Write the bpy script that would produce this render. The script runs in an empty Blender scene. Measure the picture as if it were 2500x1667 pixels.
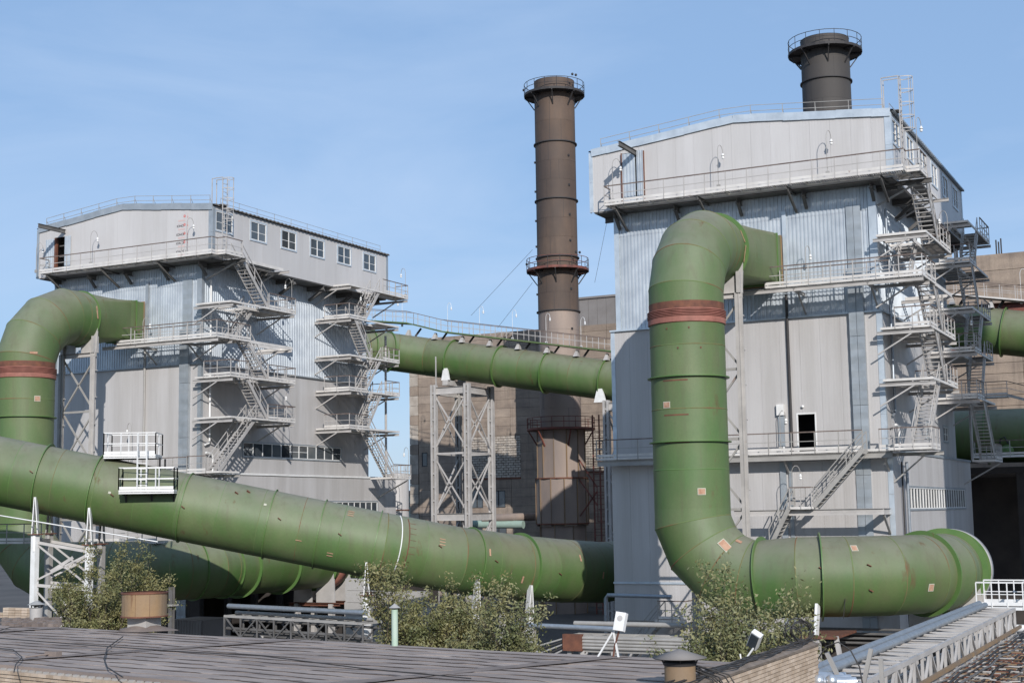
import bpy, math, random
from math import sin, cos, pi, radians, sqrt, atan2
from mathutils import Vector, Matrix
random.seed(7)
V = Vector
scene = bpy.context.scene
COL = scene.collection

# ------------------------------------------------------------------ camera, sky, sun, exposure
PITCH, ROLL, YAW = radians(6.9), radians(0.9), radians(26.8)
FWD0 = V((-sin(YAW), cos(YAW), 0)); RT0 = V((cos(YAW), sin(YAW), 0)); UP0 = V((0, 0, 1))
FW = FWD0 * cos(PITCH) + UP0 * sin(PITCH)
DN0 = FWD0 * sin(PITCH) - UP0 * cos(PITCH)
RT = RT0 * cos(ROLL) + DN0 * sin(ROLL)
DN = -RT0 * sin(ROLL) + DN0 * cos(ROLL)
cam_data = bpy.data.cameras.new("camera")
cam = bpy.data.objects.new("camera", cam_data)
COL.objects.link(cam)
m = Matrix((RT, -DN, -FW)).transposed()
cam.matrix_world = m.to_4x4()
cam_data.sensor_width = 36.0
cam_data.lens = 36.0 * 3456.0 / 2500.0
cam_data.clip_start = 0.5
cam_data.clip_end = 5000
scene.camera = cam
F_PX, CX, CY = 3456.0, 1250.0, 833.5


def P(px, py, X=None, Y=None, Z=None):
    """survey: where the sight line through a photograph pixel meets a building plane"""
    d = RT * ((px - CX) / F_PX) + DN * ((py - CY) / F_PX) + FW
    if X is not None: return d * (X / d.x)
    if Y is not None: return d * (Y / d.y)
    return d * (Z / d.z)


SUN = V((0.78, -1.0, 0.60)).normalized()
world = bpy.data.worlds.new("World")
scene.world = world
world.use_nodes = True
nt = world.node_tree
nt.nodes.clear()
w_out = nt.nodes.new("ShaderNodeOutputWorld")
w_bg = nt.nodes.new("ShaderNodeBackground")
w_bg.inputs[1].default_value = 0.110
sky = nt.nodes.new("ShaderNodeTexSky")
sky.sky_type = 'NISHITA'
sky.sun_disc = False
sky.sun_elevation = math.asin(SUN.z)
sky.sun_rotation = atan2(SUN.x, SUN.y)
sky.altitude = 100
sky.air_density = 1.0
sky.dust_density = 0.5
sky.ozone_density = 2.0
# thin cirrus veils
w_tc = nt.nodes.new("ShaderNodeTexCoord")
w_map = nt.nodes.new("ShaderNodeMapping")
w_map.inputs['Scale'].default_value = (1.3, 2.2, 6.0)
w_map.inputs['Rotation'].default_value = (0.25, 0.1, 0.5)
w_no = nt.nodes.new("ShaderNodeTexNoise")
w_no.inputs['Scale'].default_value = 1.6
w_no.inputs['Detail'].default_value = 7
w_no.inputs['Roughness'].default_value = 0.55
w_no.inputs['Distortion'].default_value = 0.6
w_rp = nt.nodes.new("ShaderNodeMapRange")
w_rp.inputs['From Min'].default_value = 0.40
w_rp.inputs['From Max'].default_value = 0.75
w_rp.inputs['To Min'].default_value = 0.0
w_rp.inputs['To Max'].default_value = 0.45
w_mx = nt.nodes.new("ShaderNodeMixRGB")
w_mx.inputs[2].default_value = (5.6, 6.9, 9.0, 1)
nt.links.new(w_tc.outputs['Generated'], w_map.inputs[0])
nt.links.new(w_map.outputs[0], w_no.inputs['Vector'])
nt.links.new(w_no.outputs[0], w_rp.inputs[0])
nt.links.new(w_rp.outputs[0], w_mx.inputs[0])
w_veil = nt.nodes.new("ShaderNodeMixRGB")
w_veil.inputs[0].default_value = 0.62
w_veil.inputs[2].default_value = (3.1, 4.95, 8.1, 1)
nt.links.new(sky.outputs[0], w_veil.inputs[1])
nt.links.new(w_veil.outputs[0], w_mx.inputs[1])
nt.links.new(w_mx.outputs[0], w_bg.inputs[0])
nt.links.new(w_bg.outputs[0], w_out.inputs[0])
sun_data = bpy.data.lights.new("sun", 'SUN')
sun_data.energy = 4.2
sun_data.angle = radians(0.5)
sun_data.color = (1.0, 0.965, 0.93)
sun = bpy.data.objects.new("sun", sun_data)
COL.objects.link(sun)
sun.location = (60, -60, 60)
sun.rotation_euler = SUN.to_track_quat('Z', 'Y').to_euler()
scene.view_settings.view_transform = 'Standard'
scene.view_settings.look = 'None'
scene.view_settings.exposure = 0.0
scene.view_settings.gamma = 1.0
scene.view_settings.use_curve_mapping = False
GROUND = -10.0

# ------------------------------------------------------------------ materials
_M = {}


def mat(name, base, var=None, rough=0.6, metal=0.0, scale=1.0, stretch=(1, 1, 1), amount=0.5, lo=0.35, hi=0.65,
        rand=0.0, bump=0.0, bump_scale=20.0, spec=0.5, dust=None, dust_amt=0.0, rust=0.0, rust_col=(0.16, 0.055, 0.022),
        rust_scale=0.8, rust_stretch=(1, 1, 0.25), ribs=0.0, rib_axis=None, fine=0.0, detail=6, emit=None, streak=0.0, streak_col=(0.06, 0.05, 0.045), streak_scale=2.2):
    """procedural paint / metal / masonry: broad patches, fine grain, rust, dust on upward faces"""
    if name in _M: return _M[name]
    mt = bpy.data.materials.new(name)
    mt.use_nodes = True
    t = mt.node_tree; N = t.nodes; L = t.links
    bs = N['Principled BSDF']
    bs.inputs['Roughness'].default_value = rough
    bs.inputs['Metallic'].default_value = metal
    bs.inputs['Specular IOR Level'].default_value = spec
    geo = N.new('ShaderNodeNewGeometry')

    def noise(sc, st, det=detail, rg=0.55):
        mp = N.new('ShaderNodeMapping'); mp.inputs['Scale'].default_value = st
        n = N.new('ShaderNodeTexNoise'); n.inputs['Scale'].default_value = sc
        n.inputs['Detail'].default_value = det; n.inputs['Roughness'].default_value = rg
        L.new(geo.outputs['Position'], mp.inputs[0]); L.new(mp.outputs[0], n.inputs['Vector'])
        return n.outputs[0]

    def rng(src, a, b, c=0.0, d=1.0):
        r = N.new('ShaderNodeMapRange')
        for k, v in zip(('From Min', 'From Max', 'To Min', 'To Max'), (a, b, c, d)): r.inputs[k].default_value = v
        L.new(src, r.inputs[0]); return r.outputs[0]

    def mix(fac, a, b, typ='MIX'):
        x = N.new('ShaderNodeMixRGB'); x.blend_type = typ
        if hasattr(fac, 'node'): L.new(fac, x.inputs[0])
        else: x.inputs[0].default_value = fac
        for i, s in ((1, a), (2, b)):
            if hasattr(s, 'node'): L.new(s, x.inputs[i])
            else: x.inputs[i].default_value = (*s, 1)
        return x.outputs[0]
    c = base
    if var: c = mix(rng(noise(scale, stretch), lo, hi, 0, amount), base, var)
    if fine: c = mix(rng(noise(9.0, (1, 1, 1), 5, 0.7), 0.3, 0.7, 0, fine), c, tuple(x * 0.45 for x in base))
    if rand:
        oi = N.new('ShaderNodeObjectInfo')
        hs = N.new('ShaderNodeHueSaturation')
        L.new(rng(oi.outputs['Random'], 0, 1, 1 - rand, 1 + rand), hs.inputs['Value'])
        L.new(rng(oi.outputs['Random'], 0, 1, 1 + rand * .5, 1 - rand * .5), hs.inputs['Saturation'])
        if hasattr(c, 'node'): L.new(c, hs.inputs['Color'])
        else: hs.inputs['Color'].default_value = (*c, 1)
        c = hs.outputs[0]
    if dust:
        sx = N.new('ShaderNodeSeparateXYZ'); L.new(geo.outputs['Normal'], sx.inputs[0])
        d = rng(sx.outputs['Z'], -0.1, 0.95, 0, dust_amt)
        ml = N.new('ShaderNodeMath'); ml.operation = 'MULTIPLY'
        L.new(d, ml.inputs[0]); L.new(rng(noise(0.9, (1, 1, 1)), 0.2, 0.6, 0.6, 1.15), ml.inputs[1])
        c = mix(ml.outputs[0], c, dust)
    if streak:
        c = mix(rng(noise(streak_scale, (1, 1, .07), 7, 0.65), 0.50, 0.72, 0, streak), c, streak_col)
        c = mix(rng(noise(0.22, (1, 1, 1), 4, 0.6), 0.42, 0.68, 0, streak * .6), c, streak_col)
    if rust:
        f = rng(noise(rust_scale, rust_stretch, 9, 0.68), 0.72 - rust * 0.3, 0.80 - rust * 0.3, 0, 0.85)
        c = mix(f, c, rust_col)
        L.new(rng(f, 0, 1, rough, 0.85), bs.inputs['Roughness'])
    if hasattr(c, 'node'): L.new(c, bs.inputs['Base Color'])
    else: bs.inputs['Base Color'].default_value = (*c, 1)
    h = None
    if bump: h = noise(bump_scale, (1, 1, 1), 5, 0.6)
    if ribs:
        wv = N.new('ShaderNodeTexWave'); wv.wave_type = 'BANDS'; wv.bands_direction = rib_axis or 'X'
        wv.inputs['Scale'].default_value = ribs; wv.inputs['Distortion'].default_value = 0
        mp = N.new('ShaderNodeMapping')
        if rib_axis == 'DIAGONAL': wv.bands_direction = 'X'; mp.inputs['Rotation'].default_value = (0, 0, radians(45))
        L.new(geo.outputs['Position'], mp.inputs[0]); L.new(mp.outputs[0], wv.inputs['Vector'])
        h = wv.outputs['Fac']
    if h is not None:
        bp = N.new('ShaderNodeBump'); bp.inputs['Strength'].default_value = bump or 0.35
        bp.inputs['Distance'].default_value = 0.02
        L.new(h, bp.inputs['Height']); L.new(bp.outputs[0], bs.inputs['Normal'])
    if emit:
        bs.inputs['Emission Color'].default_value = (*emit, 1); bs.inputs['Emission Strength'].default_value = 1
    _M[name] = mt
    return mt


GREEN = mat('duct_green_paint', (0.068, 0.142, 0.034), (0.125, 0.165, 0.062), rough=0.58, scale=0.42, stretch=(1, 1, .5), amount=1.0,
            rand=0.10, dust=(0.225, 0.21, 0.165), dust_amt=0.72, rust=0.33, rust_col=(0.115, 0.070, 0.032), rust_scale=0.9, rust_stretch=(1, 1, .3), fine=0.22, bump=0.16, bump_scale=1.6, streak=0.42, streak_col=(0.10, 0.085, 0.05))
GREEN_D = mat('duct_flange_green', (0.070, 0.155, 0.036), (0.105, 0.175, 0.05), rough=0.5, scale=0.8, amount=1, dust=(0.2, 0.22, 0.15), dust_amt=0.2, rust=0.25)
WELD = mat('weld_seam_paint', (0.12, 0.17, 0.06), (0.17, 0.085, 0.04), rough=0.8, scale=0.5, amount=1.0, lo=.42, hi=.62)
PANEL = mat('sandwich_panel_sheet', (0.545, 0.525, 0.51), (0.475, 0.455, 0.435), rough=0.5, scale=0.5, stretch=(1.6, 1.6, .16), amount=0.6, streak=0.14, streak_col=(0.25, 0.22, 0.20), rand=0.025, fine=0.03, ribs=2.6, rib_axis='DIAGONAL', bump=0.12)
PANEL_OLD = mat('lower_panel_sheet', (0.51, 0.49, 0.475), (0.42, 0.40, 0.38), rough=0.5, scale=0.6, stretch=(1.6, 1.6, .14), streak=0.16, streak_col=(0.24, 0.21, 0.19), amount=0.9, rand=0.03, fine=0.04, ribs=2.6, rib_axis='DIAGONAL', bump=0.12)
GALV = mat('galvanised_corrugated_steel', (0.565, 0.605, 0.635), (0.43, 0.47, 0.51), rough=0.45, metal=0.35, scale=0.9, amount=0.9, rand=0.05, fine=0.10)
TRIM = mat('galvanised_flashing', (0.58, 0.63, 0.665), (0.46, 0.51, 0.55), rough=0.42, metal=0.35, scale=1.4, amount=1.0, rand=0.04, bump=0.35, bump_scale=2.2)
TRIM_D = mat('dull_flashing', (0.40, 0.43, 0.45), (0.32, 0.35, 0.37), rough=0.45, metal=0.4, scale=1.4, amount=1.0, rand=0.04, bump=0.4, bump_scale=2.2)
STEEL = mat('grey_painted_steel', (0.36, 0.345, 0.32), (0.29, 0.275, 0.255), rough=0.6, scale=1.2, amount=1, rand=0.04, rust=0.30, rust_col=(0.2, 0.09, 0.045), rust_scale=1.6, rust_stretch=(1, 1, 1))
STEEL_W = mat('white_painted_steel', (0.47, 0.445, 0.42), (0.37, 0.35, 0.33), rough=0.6, scale=1.2, amount=1, rand=0.03, rust=0.26, rust_col=(0.2, 0.08, 0.045), rust_scale=1.6, rust_stretch=(1, 1, 1))
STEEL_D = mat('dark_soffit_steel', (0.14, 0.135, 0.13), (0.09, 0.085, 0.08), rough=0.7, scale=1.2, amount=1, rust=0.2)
RAILTOP = mat('dark_brown_rail', (0.20, 0.155, 0.13), (0.11, 0.08, 0.07), rough=0.7, scale=3, amount=1)  # top rails in a darker brown than their posts
EDGE = mat('pale_edge_steel', (0.66, 0.63, 0.59), (0.54, 0.51, 0.475), rough=0.6, scale=1.5, amount=1, rust=0.25, rust_scale=2.0, rust_stretch=(1, 1, 1))
GRATE = mat('grating_steel', (0.19, 0.175, 0.16), (0.12, 0.11, 0.10), rough=0.7, scale=2, amount=1)
WHITE = mat('white_paint', (0.78, 0.77, 0.75), (0.66, 0.65, 0.62), rough=0.5, scale=1.5, amount=1)
BLACK = mat('black_opening', (0.012, 0.011, 0.012), rough=0.8)
GLASS = mat('window_glass', (0.045, 0.055, 0.065), (0.10, 0.11, 0.11), rough=0.06, scale=0.8, amount=0.8, rand=0.5, spec=0.9)
RUST = mat('rusty_steel', (0.19, 0.075, 0.042), (0.11, 0.045, 0.03), rough=0.8, scale=2.2, amount=1, fine=0.2)
PINK = mat('faded_red_primer', (0.34, 0.135, 0.10), (0.22, 0.085, 0.06), rough=0.7, scale=1.5, amount=1, rust=0.3)
TAG = mat('chalk_orange_patch', (0.48, 0.30, 0.20), (0.36, 0.19, 0.12), rough=0.8, scale=6, amount=1)
TAG_W = mat('pale_patch_border', (0.46, 0.45, 0.36), rough=0.8)
STACK = mat('weathered_stack_steel', (0.135, 0.088, 0.060), (0.075, 0.055, 0.046), rough=0.75, scale=0.30, stretch=(1, 1, .45), amount=1, rand=0.05, rust=0.24, rust_col=(0.17, 0.085, 0.04), rust_scale=0.45, rust_stretch=(1, 1, .18), fine=0.18, streak=.6, streak_col=(0.05, 0.037, 0.03), streak_scale=1.0)
STACK_G = mat('sooty_stack_steel', (0.072, 0.063, 0.056), (0.048, 0.044, 0.042), rough=0.75, scale=0.30, stretch=(1, 1, .45), amount=1, rand=0.05, fine=0.18)
STACK_LOW = mat('pale_stack_steel', (0.33, 0.255, 0.205), (0.21, 0.17, 0.15), rough=0.75, scale=0.35, stretch=(1, 1, .3), amount=1, rust=0.34, rust_col=(0.24, 0.13, 0.05), rust_scale=0.5, rust_stretch=(1, 1, .15), fine=0.12)
STACK_RING = mat('dark_stack_ring', (0.035, 0.032, 0.032), rough=0.7)
RED_STEEL = mat('dull_red_steel', (0.20, 0.065, 0.045), (0.10, 0.04, 0.035), rough=0.7, scale=1.5, amount=1)
CONC = mat('brown_concrete', (0.40, 0.315, 0.245), (0.26, 0.205, 0.165), rough=0.9, scale=0.45, stretch=(1, 1, 2.2), amount=1, rand=0.07, streak=.35, fine=0.45, bump=0.5, bump_scale=6)
CONC_D = mat('dark_shade_concrete', (0.06, 0.05, 0.044), (0.035, 0.03, 0.028), rough=0.95, scale=0.5, amount=1, rand=0.1, fine=0.3)  # near-black; stands in for shade under the farther building and its duct
BRICK_W = mat('whitewashed_brick', (0.50, 0.44, 0.37), (0.34, 0.285, 0.235), rough=0.9, scale=1.1, amount=1, rand=0.15, fine=0.4)
BRICK = mat('buff_brick', (0.55, 0.435, 0.325), (0.42, 0.325, 0.24), rough=0.9, scale=2.5, amount=1, rand=0.16, fine=0.3)
MORTAR = mat('mortar', (0.25, 0.20, 0.16), (0.16, 0.13, 0.105), rough=0.95, scale=3, amount=1, fine=0.3)
FELT = mat('roofing_felt', (0.41, 0.335, 0.285), (0.25, 0.20, 0.172), rough=0.92, scale=0.55, stretch=(1.0, 3.2, 1), amount=1, rand=0.05, fine=0.35, bump=0.5, bump_scale=14)
FELT_D = mat('felt_lap_bitumen', (0.175, 0.14, 0.122), (0.26, 0.21, 0.18), rough=0.95, scale=1.5, amount=1, fine=0.3)
GROUND_M = mat('dusty_ground', (0.10, 0.09, 0.08), (0.055, 0.05, 0.045), rough=0.95, scale=0.12, amount=1, fine=0.35, bump=0.4, bump_scale=4)
SLAB_M = mat('pale_concrete_yard', (0.42, 0.40, 0.375), (0.33, 0.31, 0.285), rough=0.9, scale=0.3, amount=1, fine=0.2)
CLAD = mat('grey_brown_cladding', (0.20, 0.185, 0.175), (0.165, 0.15, 0.14), rough=0.7, scale=0.5, amount=1, rand=0.04)
DRUM_M = mat('rusty_drum_plate', (0.30, 0.19, 0.095), (0.20, 0.155, 0.115), rough=0.75, scale=1.4, stretch=(1, 1, .22), amount=1, rust=0.34, rust_col=(0.13, 0.06, 0.03), rust_scale=2.2, rust_stretch=(1, 1, .15), fine=0.25)
MINT = mat('mint_green_paint', (0.36, 0.47, 0.36), (0.42, 0.50, 0.42), rough=0.6, scale=2, amount=1, rust=0.2)
BARK = mat('tree_bark', (0.13, 0.095, 0.07), (0.075, 0.055, 0.04), rough=0.9, scale=5, amount=1)
LEAF = mat('olive_leaves', (0.125, 0.135, 0.048), (0.24, 0.215, 0.085), rough=0.6, scale=1.6, amount=1.0, lo=.4, hi=.6, fine=0.35)
LEAF2 = mat('grey_green_leaves', (0.14, 0.155, 0.062), (0.26, 0.24, 0.11), rough=0.6, scale=1.6, amount=1.0, lo=.4, hi=.6, fine=0.35)
PIPE_B = mat('blue_grey_lagging', (0.27, 0.30, 0.33), (0.33, 0.36, 0.39), rough=0.4, metal=0.45, scale=4, amount=1, fine=0.1)
CABLE = mat('black_cable', (0.035, 0.032, 0.03), rough=0.7)
GLOBE = mat('lamp_glass', (0.80, 0.79, 0.76), rough=0.15)
TEAL = mat('teal_door_leaf', (0.12, 0.20, 0.20), rough=0.5)
FOIL = mat('aluminium_lagging', (0.62, 0.65, 0.68), (0.5, 0.53, 0.56), rough=0.32, metal=0.7, scale=5, amount=1, bump=0.4, bump_scale=8)
DKGREEN = mat('dark_green_housing', (0.03, 0.085, 0.05), (0.02, 0.06, 0.035), rough=0.5, scale=1, amount=1)
FILM_R = mat('faded_red_print', (0.55, 0.16, 0.14), rough=0.6)
FILM_P = mat('pale_pink_print', (0.56, 0.42, 0.39), rough=0.6)
FILM_K = mat('dark_print', (0.09, 0.08, 0.08), rough=0.6)
MINT_W = mat('pale_green_wall', (0.30, 0.40, 0.34), (0.26, 0.34, 0.29), rough=0.8, scale=1, amount=1)


# ------------------------------------------------------------------ mesh helpers
class MB:
    def __init__(s): s.v = []; s.f = []; s.sm = []

    def add(s, vs, fs, smooth=False):
        o = len(s.v); s.v += [tuple(v) for v in vs]
        s.f += [tuple(i + o for i in f) for f in fs]; s.sm += [smooth] * len(fs)
        return s

    def box(s, a, b):
        x0, y0, z0 = (min(a[i], b[i]) for i in range(3)); x1, y1, z1 = (max(a[i], b[i]) for i in range(3))
        return s.add([(x0, y0, z0), (x1, y0, z0), (x1, y1, z0), (x0, y1, z0), (x0, y0, z1), (x1, y0, z1), (x1, y1, z1), (x0, y1, z1)],
                     [(0, 3, 2, 1), (4, 5, 6, 7), (0, 1, 5, 4), (1, 2, 6, 5), (2, 3, 7, 6), (3, 0, 4, 7)])

    def bar(s, p, q, w, h=None, up=(0, 0, 1)):
        """rectangular bar from p to q: w across, h along 'up'"""
        p, q = V(p), V(q); h = w if h is None else h
        d = (q - p).normalized(); u = V(up)
        if abs(d.dot(u)) > 0.98: u = V((0, 1, 0)) if abs(d.y) < 0.9 else V((1, 0, 0))
        a = d.cross(u).normalized() * (w / 2); b = a.cross(d).normalized() * (h / 2)
        vs = [p - a - b, p + a - b, p + a + b, p - a + b, q - a - b, q + a - b, q + a + b, q - a + b]
        return s.add(vs, [(0, 1, 2, 3), (7, 6, 5, 4), (1, 0, 4, 5), (2, 1, 5, 6), (3, 2, 6, 7), (0, 3, 7, 4)])

    def ibeam(s, p, q, w, h, up=(0, 0, 1), t=0.02):
        p, q = V(p), V(q); d = (q - p).normalized(); u = V(up)
        if abs(d.dot(u)) > 0.98: u = V((0, 1, 0))
        a = d.cross(u).normalized(); b = a.cross(d).normalized()
        o = b * (h / 2 - t / 2)
        s.bar(p + o, q + o, w, t, b); s.bar(p - o, q - o, w, t, b)
        return s.bar(p, q, t, h - 2 * t, b)

    def tube(s, pts, r, n=8, caps=True):
        pts = [V(p) for p in pts]
        rs = r if isinstance(r, (list, tuple)) else [r] * len(pts)
        d0 = (pts[1] - pts[0]).normalized()
        u = d0.cross(V((0, 0, 1)))
        if u.length < 1e-3: u = V((1, 0, 0))
        u.normalize(); rings = []
        for i, p in enumerate(pts):
            d = (pts[min(i + 1, len(pts) - 1)] - pts[max(i - 1, 0)]).normalized()
            u = (u - d * u.dot(d)).normalized(); w = d.cross(u)
            rings.append([p + (u * cos(k * 2 * pi / n) + w * sin(k * 2 * pi / n)) * rs[i] for k in range(n)])
        vs = [v for rg in rings for v in rg]
        fs = [(i * n + k, i * n + (k + 1) % n, (i + 1) * n + (k + 1) % n, (i + 1) * n + k) for i in range(len(pts) - 1) for k in range(n)]
        s.add(vs, fs, True)
        if caps and n >= 3:
            s.add(rings[0], [tuple(range(n - 1, -1, -1))]); s.add(rings[-1], [tuple(range(n))])
        return s

    def lathe(s, c, prof, n=32, axis=(0, 0, 1), a0=0.0, a1=2 * pi, smooth=True):
        """profile [(radius, height)] turned about an axis through c"""
        ax = V(axis).normalized(); u = ax.cross(V((0, 0, 1)))
        if u.length < 1e-3: u = V((1, 0, 0))
        u.normalize(); w = ax.cross(u); c = V(c); full = abs(a1 - a0 - 2 * pi) < 1e-6
        m = n if full else n + 1
        vs = []
        for k in range(m):
            a = a0 + (a1 - a0) * k / n
            e = u * cos(a) + w * sin(a)
            vs += [c + e * r + ax * h for r, h in prof]
        q = len(prof); fs = []
        for k in range(n):
            k2 = (k + 1) % m
            fs += [(k * q + j, k2 * q + j, k2 * q + j + 1, k * q + j + 1) for j in range(q - 1)]
        return s.add(vs, fs, smooth)

    def sphere(s, c, r, n=10):
        return s.lathe(c, [(r * sin(pi * i / 6) + 1e-4, -r * cos(pi * i / 6)) for i in range(7)], n)

    def mesh(s, name, mt, off=V((0, 0, 0))):
        me = bpy.data.meshes.new(name)
        me.from_pydata([(v[0] - off[0], v[1] - off[1], v[2] - off[2]) for v in s.v], [], s.f)
        if any(s.sm): me.polygons.foreach_set('use_smooth', s.sm)
        if mt: me.materials.append(mt)
        me.update()
        return me

    def build(s, name, mt, parent=None, **k):
        """ONE mesh object under its thing; coordinates are world coordinates"""
        off = V(parent['o']) if parent else V((0, 0, 0))
        ob = bpy.data.objects.new(name, s.mesh(name, mt, off)); COL.objects.link(ob)
        if parent:
            ob.parent = parent; ob['o'] = list(off)
        for a, b in k.items(): ob[a] = b
        return ob


def place(me, name, parent, at, rz=0.0, sc=None):
    """one more object sharing a mesh"""
    ob = bpy.data.objects.new(name, me); COL.objects.link(ob)
    ob.parent = parent
    ob.location = V(at) - V(parent['o']) if parent else V(at)
    ob.rotation_euler = (0, 0, rz)
    if sc: ob.scale = sc
    return ob


def thing(name, label, cat, loc=(0, 0, 0), group=None):
    o = bpy.data.objects.new(name, None); COL.objects.link(o)
    o.empty_display_size = 0.3
    o.location = loc; o['o'] = list(loc); o['label'] = label; o['category'] = cat
    if group: o['group'] = group
    return o


def structure(ob, label=None):
    ob['kind'] = 'structure'
    if label: ob['label'] = label
    return ob


_cache = {}


def cached(key, fn, name, mt):
    if key not in _cache:
        b = MB(); fn(b); _cache[key] = b.mesh(name, mt)
    return _cache[key]


# ------------------------------------------------------------------ ground and yard
g = MB().box((-2500, -400, GROUND - 0.4), (1500, 4000, GROUND)).build('ground', GROUND_M); structure(g)
y = MB().box((-30, 62, GROUND), (20, 130, GROUND + 0.02)).build('yard_paving', SLAB_M); structure(y)


SHADE_BLK = bpy.data.objects.new('shade_block', None); COL.objects.link(SHADE_BLK)  # added block, out of view, placed to shade the far side wall and stair
SHADE_BLK.location = (19, 61, GROUND); SHADE_BLK['o'] = [19, 61, GROUND]; SHADE_BLK['label'] = 'added unseen concrete block right of the view, shading the far stair'; SHADE_BLK['category'] = 'shade blocker'
for k_ in range(12):
    MB().box((13.5, 55.5, GROUND + k_ * 5), (25, 67, GROUND + k_ * 5 + 4.96)).build('shade_block_tier', CONC, SHADE_BLK)


# ------------------------------------------------------------------ wall helpers
def rect_minus(u0, u1, z0, z1, holes):
    hs = [h for h in holes if h[0] < u1 and h[2] > u0 and h[1] < z1 and h[3] > z0]
    if not hs: return [(u0, z0, u1, z1)]
    us = sorted({u0, u1, *[min(max(h[i], u0), u1) for h in hs for i in (0, 2)]})
    out = []
    for a, b in zip(us, us[1:]):
        if b - a < 1e-4: continue
        zs = sorted((h[1], h[3]) for h in hs if h[0] < b - 1e-4 and h[2] > a + 1e-4)
        z = z0
        for h0, h1 in zs:
            if h0 > z: out.append((a, z, b, h0))
            z = max(z, h1)
        if z < z1: out.append((a, z, b, z1))
    return out


def panels(parent, O, u, n, L, pitch, z0, z1, mt, holes=(), th=0.1, top=None, name='wall_panel', gap=0.007, phase=0.0):
    """vertical sheets along direction u from point O; n = outward normal; holes in (u0,z0,u1,z1); top(u) gives a sloping head"""
    O, u, n = V(O), V(u), V(n)
    a = 0.0
    while a < L - 0.05:
        b = min(L, a + (pitch if a > 0 or not phase else phase))
        mb = MB(); aa, bb = a + gap / 2, b - gap / 2
        cols = rect_minus(aa, bb, z0, z1, holes)
        for (p, q0, q, q1) in cols:
            tp, tq = (q1, q1)
            if top and abs(q1 - z1) < 1e-6: tp, tq = top(p), top(q)
            f = []
            for w in (0, -th):
                for uu, zz in ((p, q0), (q, q0), (q, tq), (p, tp)):
                    c = O + u * uu + n * w; f.append((c.x, c.y, zz))
            mb.add(f, [(0, 1, 2, 3), (7, 6, 5, 4), (1, 0, 4, 5), (2, 1, 5, 6), (3, 2, 6, 7), (0, 3, 7, 4)])
        mb.build(name, mt, parent)
        a = b


def corrugated(parent, O, u, n, L, z0, z1, mt, sheet=1.14, pitch=0.21, dep=0.042, name='corrugated_sheet', top=None):
    O, u, n = V(O), V(u), V(n); a = 0.0
    while a < L - 0.02:
        w = min(sheet, L - a); k = max(1, round(w / pitch)); st = w / k
        prof = []
        for i in range(k):
            x = i * st
            prof += [(x, 0), (x + st * .40, 0), (x + st * .50, dep), (x + st * .88, dep), (x + st * .98, 0)]
        prof.append((w, 0))
        vs = []
        for x, d in prof:
            c = O + u * (a + x) + n * d
            vs += [(c.x, c.y, z0), (c.x, c.y, z1 if not top else top(a + x))]
        fs = [(2 * i, 2 * i + 2, 2 * i + 3, 2 * i + 1) for i in range(len(prof) - 1)]
        MB().add(vs, fs).build(name, mt, parent)
        a += w


def window(parent, O, u, n, w, h, panes, frame=WHITE, fw=0.05, opens=(), mid=None, surround=None, mull=None):
    """window frame with mullions; every pane a sub-part. O = lower left outer corner"""
    O, u, n = V(O), V(u), V(n); up = V((0, 0, 1))
    fb = MB()

    def bx(a, b, z0, z1, d0, d1, mbb):
        p = [O + u * aa + n * dd + up * zz for zz in (z0, z1) for aa, dd in ((a, d0), (b, d0), (b, d1), (a, d1))]
        mbb.add(p, [(0, 3, 2, 1), (4, 5, 6, 7), (0, 1, 5, 4), (1, 2, 6, 5), (2, 3, 7, 6), (3, 0, 4, 7)])
    bx(0, w, 0, fw, 0.03, -0.05, fb); bx(0, w, h - fw, h, 0.03, -0.05, fb)
    for i in range(panes + 1):
        x = i * (w - fw) / panes
        bx(x, x + fw, fw, h - fw, 0.03, -0.05, fb)
    for i in range(panes):
        if mid is not None and (opens == 'all' or i in opens):
            x = i * (w - fw) / panes
            bx(x + fw, x + (w - fw) / panes, h * mid - .018, h * mid + .018, 0.0, -0.045, fb)
    fr = fb.build('window', frame, parent)
    for i in range(panes):
        x = i * (w - fw) / panes + fw; x2 = (i + 1) * (w - fw) / panes
        pb = MB(); bx(x, x2, fw, h - fw, -0.02, -0.03, pb)
        pb.build('pane', GLASS, fr)
    if surround:
        sb = MB(); s = 0.10
        bx(-s, w + s, h, h + s, 0.045, -0.04, sb); bx(-s, w + s, -s, 0, 0.045, -0.04, sb)
        bx(-s, 0, 0, h, 0.045, -0.04, sb); bx(w, w + s, 0, h, 0.045, -0.04, sb)
        sb.build('window_flashing', surround, fr)
    return fr


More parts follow.
